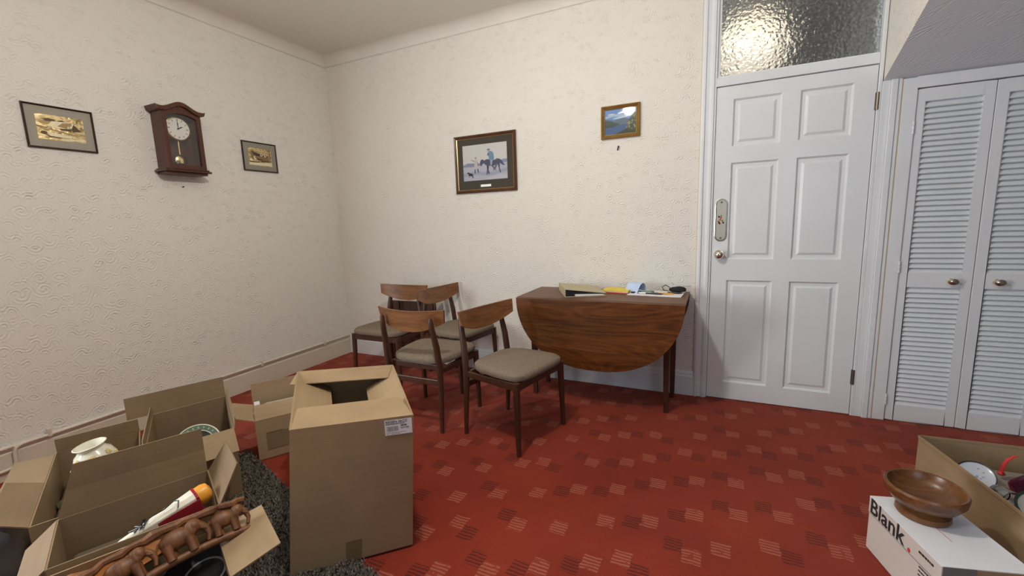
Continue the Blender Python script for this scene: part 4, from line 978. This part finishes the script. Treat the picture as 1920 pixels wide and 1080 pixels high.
# gadget (tapered, white and maroon with orange cap and black cord)
ga = thing('plastic_gadget', 'tapered white and maroon gadget with orange end cap and black cord', 'gadget', (1.665, -2.335, .275))
tip = Vector((1.622, -2.535, .275)) - Vector(ga.location); end = Vector((1.684, -2.290, .332)) - Vector(ga.location)
axd = (end-tip).normalized(); sd = axd.cross(Vector((0,0,1))).normalized(); upv = sd.cross(axd)
def sect(f, w, hh, off=0):
    c_ = tip + (end-tip)*f; return [c_ - sd*w - upv*hh, c_ + sd*w - upv*hh, c_ + sd*w + upv*(hh*.6), c_ + sd*w*.55 + upv*hh, c_ - sd*w*.55 + upv*hh, c_ - sd*w + upv*(hh*.6)]
def loft(secs, mi=0, mb=None):
    mb = mb or MB(); n = len(secs[0]); vs = [p for s in secs for p in s]; fs = [tuple(range(n)), tuple(reversed(range(len(vs)-n, len(vs))))]
    for i in range(len(secs)-1):
        for j in range(n): fs.append((i*n+j, i*n+(j+1) % n, (i+1)*n+(j+1) % n, (i+1)*n+j))
    return mb.add(vs, fs, mi)
loft([sect(0, .004, .004), sect(.08, .012, .010), sect(.5, .024, .020), sect(.86, .034, .028)]).build('white_shell', K['cream'], ga, bevel=.002)
def sect2(f, w, hh):
    c_ = tip + (end-tip)*f - upv*hh*.4 + sd*w*.28; return [c_ - sd*w*.7 - upv*hh*.8, c_ + sd*w*.8 - upv*hh*.8, c_ + sd*w*.8 + upv*(hh*.75), c_ - sd*w*.7 + upv*hh*.3]
loft([sect2(.42, .020, .016), sect2(.88, .037, .030)]).build('maroon_body', K['maroon'], ga, bevel=.002)
loft([sect(.855, .035, .029), sect(.885, .036, .030)]).build('maroon_collar', K['maroon'], ga)
cpt = MB(); cc = tip + (end-tip)*.885; Mx = Matrix((sd, upv, axd)).transposed().to_4x4(); Mx.translation = cc
cpt.lathe([(.032, 0), (.033, .02), (.028, .034), (.014, .040), (0, .041)], (0,0,0), 20, M=Mx); cpt.build('end_cap', K['orange'], ga, smooth=True)
wp_ = [tip + (end-tip)*f + upv*hh + sd*ss for f, hh, ss in ((.18, .014, -.012), (.30, .022, .012), (.34, .024, -.016), (.28, .020, .018), (.40, .027, .0), (.55, .030, .008), (.66, .034, .0), (.70, .034, .014), (.66, .020, .030))]
MB().tube(wp_, .0022, 6).build('power_cord', K['black'], ga, smooth=True)
MB().tube([tip + (end-tip)*f + upv*hh + sd*ss for f, hh, ss in ((.25, .016, -.018), (.32, .020, .020), (.36, .02, -.02), (.30, .022, .0), (.22, .017, .014))], .0026, 6).build('cord_loop', K['black'], ga, smooth=True)

# carved elephants
ca = thing('elephant_carving', 'carved wooden ornament of a row of elephants between two rails', 'ornament', (1.875, -2.455, .315), math.atan2(.30, .055) )
# local x along the carving, local y up in its leaning plane, local z out of the plane
_X = Vector((.196, .98, 0)).normalized(); _Nn = Vector((.72, -.144, .68)).normalized(); _Y = _Nn.cross(_X)
ca.rotation_euler = Matrix((_X, _Y, _Nn)).transposed().to_euler(); ca.location = (1.850, -2.480, .318)
Lc = .20
def arch(x): return .012 - .5*x*x
MB().tube([(x, -.056+arch(x), .006) for x in [-Lc + 2*Lc*i/16 for i in range(17)]], [.006]+[.011]*15+[.006], 10).build('lower_rail', K['carved'], ca, smooth=True)
rr = random.Random(9)
MB().tube([(x, .040 + arch(x) + rr.uniform(-.004, .004), rr.uniform(-.004, .004)) for x in [-Lc + 2*Lc*i/22 for i in range(23)]], [rr.uniform(.009, .016) for _ in range(23)], 8).build('bark_rail', K['carved'], ca, smooth=True)
def elephant(cx, s, nm='elephant'):
    e = MB(); z0 = arch(cx)
    M = Matrix.Translation((cx, z0-.004, .0)) @ Matrix.Rotation(-1.0*cx, 4, 'Z') @ Matrix.Diagonal((s, s, s, 1))
    # side-view elephant in local xy plane (x forward, y up), z = thickness (towards viewer)
    e.sphere((0, .004, .004), (.040, .027, .018), 16, 10, M=M)
    e.sphere((.040, .016, .004), (.020, .020, .016), 14, 8, M=M)
    e.sphere((.032, .012, .014), (.013, .019, .005), 12, 6, M=M)       # ear
    e.tube([(.052, .014, .004), (.064, .0, .004), (.068, -.020, .005), (.062, -.038, .006)], [.011, .009, .0065, .0045], 10, M=M)
    e.tube([(.054, .002, .012), (.066, -.006, .014)], [.003, .0015], 6, M=M)
    for x, zz in ((-.026, .012), (-.016, -.006), (.022, .012), (.030, -.006)):
        e.tube([(x, -.006, zz), (x+.002, -.028, zz), (x+.003, -.046, zz)], [.013, .010, .0105], 10, M=M)
    e.tube([(-.038, .012, .004), (-.047, -.004, .004), (-.048, -.02, .004)], [.004, .003, .002], 6, M=M)
    return e.build(nm, K['carved'], ca, smooth=True)
for x, s in ((.130, .95), (.010, 1.10), (-.115, 1.0)): elephant(x, s)
o = thing('wooden_leaf_dish', 'orange brown leaf shaped wooden dish in the carving box', 'dish', (1.768, -2.578, .285), math.radians(70))
dm = MB(); vs = []; fs = []; nl = 14
for i in range(nl+1):
    f = i/nl; w = .060*math.sin(PI*min(1, f**.8))**.8 + .001; x = -.16+.32*f
    vs += [(x, -w, .018 + .02*(2*f-1)**2), (x, -w*.5, .004 + .02*(2*f-1)**2), (x, w*.5, .004 + .02*(2*f-1)**2), (x, w, .018 + .02*(2*f-1)**2), (x, w*.5, -.003 + .02*(2*f-1)**2), (x, -w*.5, -.003 + .02*(2*f-1)**2)]
for i in range(nl):
    for j in range(6): fs.append((i*6+j, i*6+(j+1) % 6, (i+1)*6+(j+1) % 6, (i+1)*6+j))
dm.add(vs, fs + [tuple(range(6)), tuple(reversed(range(nl*6, nl*6+6)))]).build('dish_shell', wood('orange_wood', (.20, .065, .012), (.42, .17, .04), 0, .35), o, smooth=True)
MB().lathe([(.022, -.002), (.03, -.03), (0, -.03)], (0, 0, 0), 16).build('foot', K['carved'], o)
dp_ = thing('black_dish', 'black glazed dish with a grey ring under the elephant ornament', 'dish', (1.905, -2.440, .205)); dp_.rotation_euler = (math.radians(12), math.radians(8), 0)
MB().lathe([(0, 0), (.06, 0), (.095, .03), (.098, .034), (.092, .032), (.058, .006), (0, .006)], (0,0,0), 32).build('dish_body', plain('black_glaze', (.012, .012, .014), .25), dp_, smooth=True)
MB().lathe([(.050, .0062), (.056, .0066), (.056, .0072), (.050, .0070)], (0,0,0), 32).build('ring_line', K['inkgrey'], dp_, smooth=True)
# plastic bag on the floor at the left
bg = MB(); rr = random.Random(8); vs = []; fs = []; nu, nv_ = 22, 12
for i in range(nv_+1):
    ph = PI*i/nv_
    for j in range(nu):
        a = 2*PI*j/nu; rj = 1 + .10*math.sin(3*a+2*ph) + .07*math.sin(7*a-3*ph) + rr.uniform(-.03, .03)
        vs.append((.20*rj*math.sin(ph)*math.cos(a), .15*rj*math.sin(ph)*math.sin(a), max(.001, .12 - .125*math.cos(ph)*rj)))
for i in range(nv_):
    for j in range(nu): fs.append((i*nu+j, i*nu+(j+1) % nu, (i+1)*nu+(j+1) % nu, (i+1)*nu+j))
o = tag(bg.add(vs, fs).build('plastic_bag', K['bag'], smooth=True), 'crumpled dark grey plastic bag on the floor beside the boxes', 'bag'); o.location = (.955, -2.695, .001); o.rotation_euler = (0, 0, .5)

# ---------------------------------------------------------------- right-hand corner: white box, bowl, glassware box
wA = Vector((3.788, -1.255)); wd = Vector((.259, -.966)); wn_ = Vector((.966, .259)); wh_ = .200; wl, ww = .325, .228
wbx = thing('white_paper_box', 'white box lettered Blank with a wooden bowl on top', 'box', (wA.x, wA.y, 0), math.atan2(wd.y, wd.x))
# local x along wd (towards viewer), local y = left of wd = wn_
MB().box((0, 0, .001), (wl, ww, wh_-.001)).build('box_body', K['boxside_shaded'], wbx, bevel=.003)
MB().box((-.0008, -.0008, wh_-.058), (wl+.0008, ww+.0008, wh_-.001)).build('lid_skirt', K['boxside_shaded'], wbx, bevel=.001)
MB().box((-.0008, -.0008, wh_-.001), (wl+.0008, ww+.0008, wh_+.0012)).build('lid', K['whitebox'], wbx)
# text on the face y=0 side (faces -wn_): local x to the right as seen from outside
Mf = Matrix(((1,0,0),(0,0,-1),(0,1,0))).to_4x4()
def wt(s, size, x, z, b=0, mt='ink', nm='lettering'): 
    M = Mf.copy(); M.translation = Vector((x, -.0016, z)); return text_mesh(s, size, nm, K[mt], wbx, M, b)
wt('Blank', .078, .006, wh_-.054, .0014); wt('.', .078, .193, wh_-.054, .002, 'red')
MB().box((.0, -.0016, wh_-.0605), (wl, -.0010, wh_-.0590)).build('lid_edge_line', K['inkgrey'], wbx)
sp_ = MB(); rg_ = random.Random(6)
for (xa, xb, z, hh) in [(.240, .300, wh_-.026, .007), (.246, .312, wh_-.070, .004), (.246, .300, wh_-.083, .004), (.246, .316, wh_-.096, .004)]:
    x = xa
    while x < xb:
        w = rg_.uniform(.004, .012); sp_.box((x, -.0016, z), (min(x+w, xb), -.0010, z+hh)); x += w + .002
sp_.build('small_print', K['ink'], wbx)
tl = MB().box((.145, .10, wh_+.0012), (.215, .1012, wh_+.0017)); tl.build('red_line', K['red'], wbx)
MB().box((.02, ww-.035, wh_+.0012), (.07, ww-.0335, wh_+.0017)).build('black_line', K['ink'], wbx)
MB().box((wl+.0009, .002, .02), (wl+.0016, .085, wh_)).build('grey_end_label', plain('grey_print', (.20, .20, .20), .5), wbx)
MB().box((wl+.0009, .085, .02), (wl+.0014, ww-.002, wh_-.002)).build('kraft_end_label', K['card2'], wbx)
bw = thing('wooden_bowl', 'turned wooden pedestal bowl on the white box', 'bowl', (3.912, -1.312, wh_+.002)); bw.scale = (1, 1, 1.22)
MB().lathe([(0, .0), (.068, 0), (.072, .006), (.070, .016), (.055, .024), (.050, .030)], (0,0,0), 48).build('foot', K['bowl'], bw, smooth=True)
MB().lathe([(.0, .026), (.050, .028), (.085, .040), (.103, .062), (.107, .080), (.103, .086), (.097, .084), (.090, .066), (.070, .050), (.03, .044), (0, .043)], (0,0,0), 48).build('bowl_body', K['bowl'], bw, smooth=True)

q = [(4.182, -1.440), (4.60, -1.390), (4.50, -.760), (4.066, -.792)]
kb, _ = carton('glassware_box', 'brown cardboard box of glassware in front of the louvred cupboard', q, q, .25, {0: [(.15, -20, 0, 0, 0, 1)], 1: [(.18, -60, 0, 0)], 2: [(.012, 92, 0, 0)], 3: [(.012, 88, 0, 0)]}, K['card'])
o = thing('white_dish', 'round white dish with a dark rim tilted among the glassware', 'dish', (4.190, -.945, .190)); o.scale = (.68,)*3; o.rotation_euler = Vector((-.25, -.60, .76)).to_track_quat('Z', 'Y').to_euler()
MB().lathe([(0, 0), (.066, .002), (.080, .010), (.077, .012), (.062, .006), (0, .005)], (0,0,0), 36).build('dish_face', plain('white_glaze', (.62, .66, .74), .2), o, smooth=True)
MB().lathe([(.078, .008), (.084, .012), (.084, .016), (.078, .014)], (0,0,0), 36).build('dark_rim', K['black'], o, smooth=True)
rr = random.Random(1); f = MB()
for k in range(12): a = rr.uniform(0, 6.28); r_ = rr.uniform(.005, .05); f.sphere((r_*math.cos(a), r_*math.sin(a), .0062), (.006, .004, .001), 8, 4)
f.build('faded_pattern', plain('grey_blue_print', (.36, .40, .48), .3), o)
def glass(name, label, x, y, z, r, hh, mat, tilt=(0, 0)):
    g = thing(name, label, 'glass', (x, y, z)); g.rotation_euler = (math.radians(tilt[0]), math.radians(tilt[1]), 0)
    MB().lathe([(0, 0), (r*.8, 0), (r*.86, .006), (r*.95, hh*.5), (r, hh), (r*.93, hh), (r*.88, hh*.5), (r*.78, .012), (0, .010)], (0,0,0), 28).build('vessel', mat, g, smooth=True)
    MB().lathe([(r*1.0, hh-.002), (r*1.03, hh), (r*1.0, hh+.003), (r*.95, hh)], (0,0,0), 28).build('lip', mat, g, smooth=True)
    return g
glass('glass_jar', 'clear glass jar lying beside the white dish', 4.215, -1.035, .185, .036, .085, K['jar'], (80, 30))
glass('purple_glass', 'purple tinted glass among the packed glassware', 4.300, -.955, .170, .038, .075, K['purple'], (30, 35))
glass('tumbler', 'clear tumbler lying next to the purple glass', 4.36, -1.06, .195, .028, .08, K['jar'], (82, -40))
glass('drinking_glass', 'clear drinking glass standing beyond the purple glass', 4.43, -.98, .166, .034, .10, K['jar'], (10, 0))
o = thing('rimmed_dish', 'grey dish with a dark green rim nearest the white box', 'dish', (4.295, -1.185, .200)); o.rotation_euler = (math.radians(14), math.radians(-6), 0)
MB().lathe([(0, 0), (.07, .0), (.095, .022), (.092, .024), (.068, .006), (0, .006)], (0,0,0), 36).build('dish_face', plain('grey_glaze', (.50, .50, .48), .2), o, smooth=True)
MB().lathe([(.093, .020), (.100, .024), (.100, .029), (.092, .026)], (0,0,0), 36).build('dark_rim', plain('dark_green_rim', (.03, .045, .035), .25), o, smooth=True)
o = thing('red_ribbon', 'short red ribbon sticking up from the glassware', 'ribbon', (4.287, -.885, .19))
rb = MB(); pr_ = [(0, 0), (.004, .03), (.012, .055), (.030, .075), (.040, .078)]
for i, ((xa, za), (xb, zb)) in enumerate(zip(pr_, pr_[1:])):
    wa, wb_ = .012*(1-i*.2), .012*(1-(i+1)*.2); rb.hexa([(xa, -wa, za), (xb, -wb_, zb), (xb, wb_, zb), (xa, wa, za)], [(xa-.003, -wa, za+.002), (xb-.003, -wb_, zb+.002), (xb-.003, wb_, zb+.002), (xa-.003, wa, za+.002)])
rb.build('ribbon_tail', K['red'], o); MB().sphere((0, 0, .0), (.012, .012, .008), 10, 6).build('knot', K['red'], o, smooth=True)
# packing paper under the glassware so that nothing hovers
o = tag(MB().hexa([(4.19, -1.43, .007), (4.585, -1.385, .007), (4.49, -.77, .007), (4.08, -.80, .007)], [(4.19, -1.43, .165), (4.585, -1.385, .165), (4.49, -.77, .165), (4.08, -.80, .165)]).build('packing_paper', plain('packing_paper', (.34, .31, .27), .9, bump=1, bscale=25), bevel=.03), 'crumpled packing paper filling the glassware box', 'paper')
def filler(label, quad, z0, z1, mat):   # wadding that fills the bottom of a carton; quad = the carton's corners
    c = sum((Vector((*p, 0)) for p in quad), Vector())/4
    qi = [Vector((*p, 0)) + (c - Vector((*p, 0))).normalized()*.026 for p in quad]
    o = MB().hexa([(p.x, p.y, z0) for p in qi], [(p.x, p.y, z1) for p in qi]).build('packing_paper', mat, bevel=.012)
    return tag(o, label, 'paper')
dpk = plain('dark_packing', (.05, .05, .052), .9, bump=1, bscale=25); bpk = plain('brown_packing', (.16, .12, .08), .9, bump=1, bscale=25)
filler('dark wadding under the carved elephant ornament', [tuple(f1+nq*.27), tuple(f1+nq*.27+dq*.385), tuple(f1+dq*.385), tuple(f1)], .016, .198, dpk)
filler('brown wadding under the maroon and white gadget', [tuple(f0+nq*.285), tuple(f0+nq*.285+dq*.405), tuple(f0+dq*.405), tuple(f0)], .016, .195, bpk)
filler('brown wadding under the flowered vase', [(1.285, -2.610), (1.385, -2.352), (.795, -2.085), (.690, -2.345)], .016, .158, bpk)
filler('brown wadding under the green rimmed plate', [(1.178, -2.243), (1.297, -1.948), (.863, -1.718), (.750, -2.010)], .016, .125, bpk)
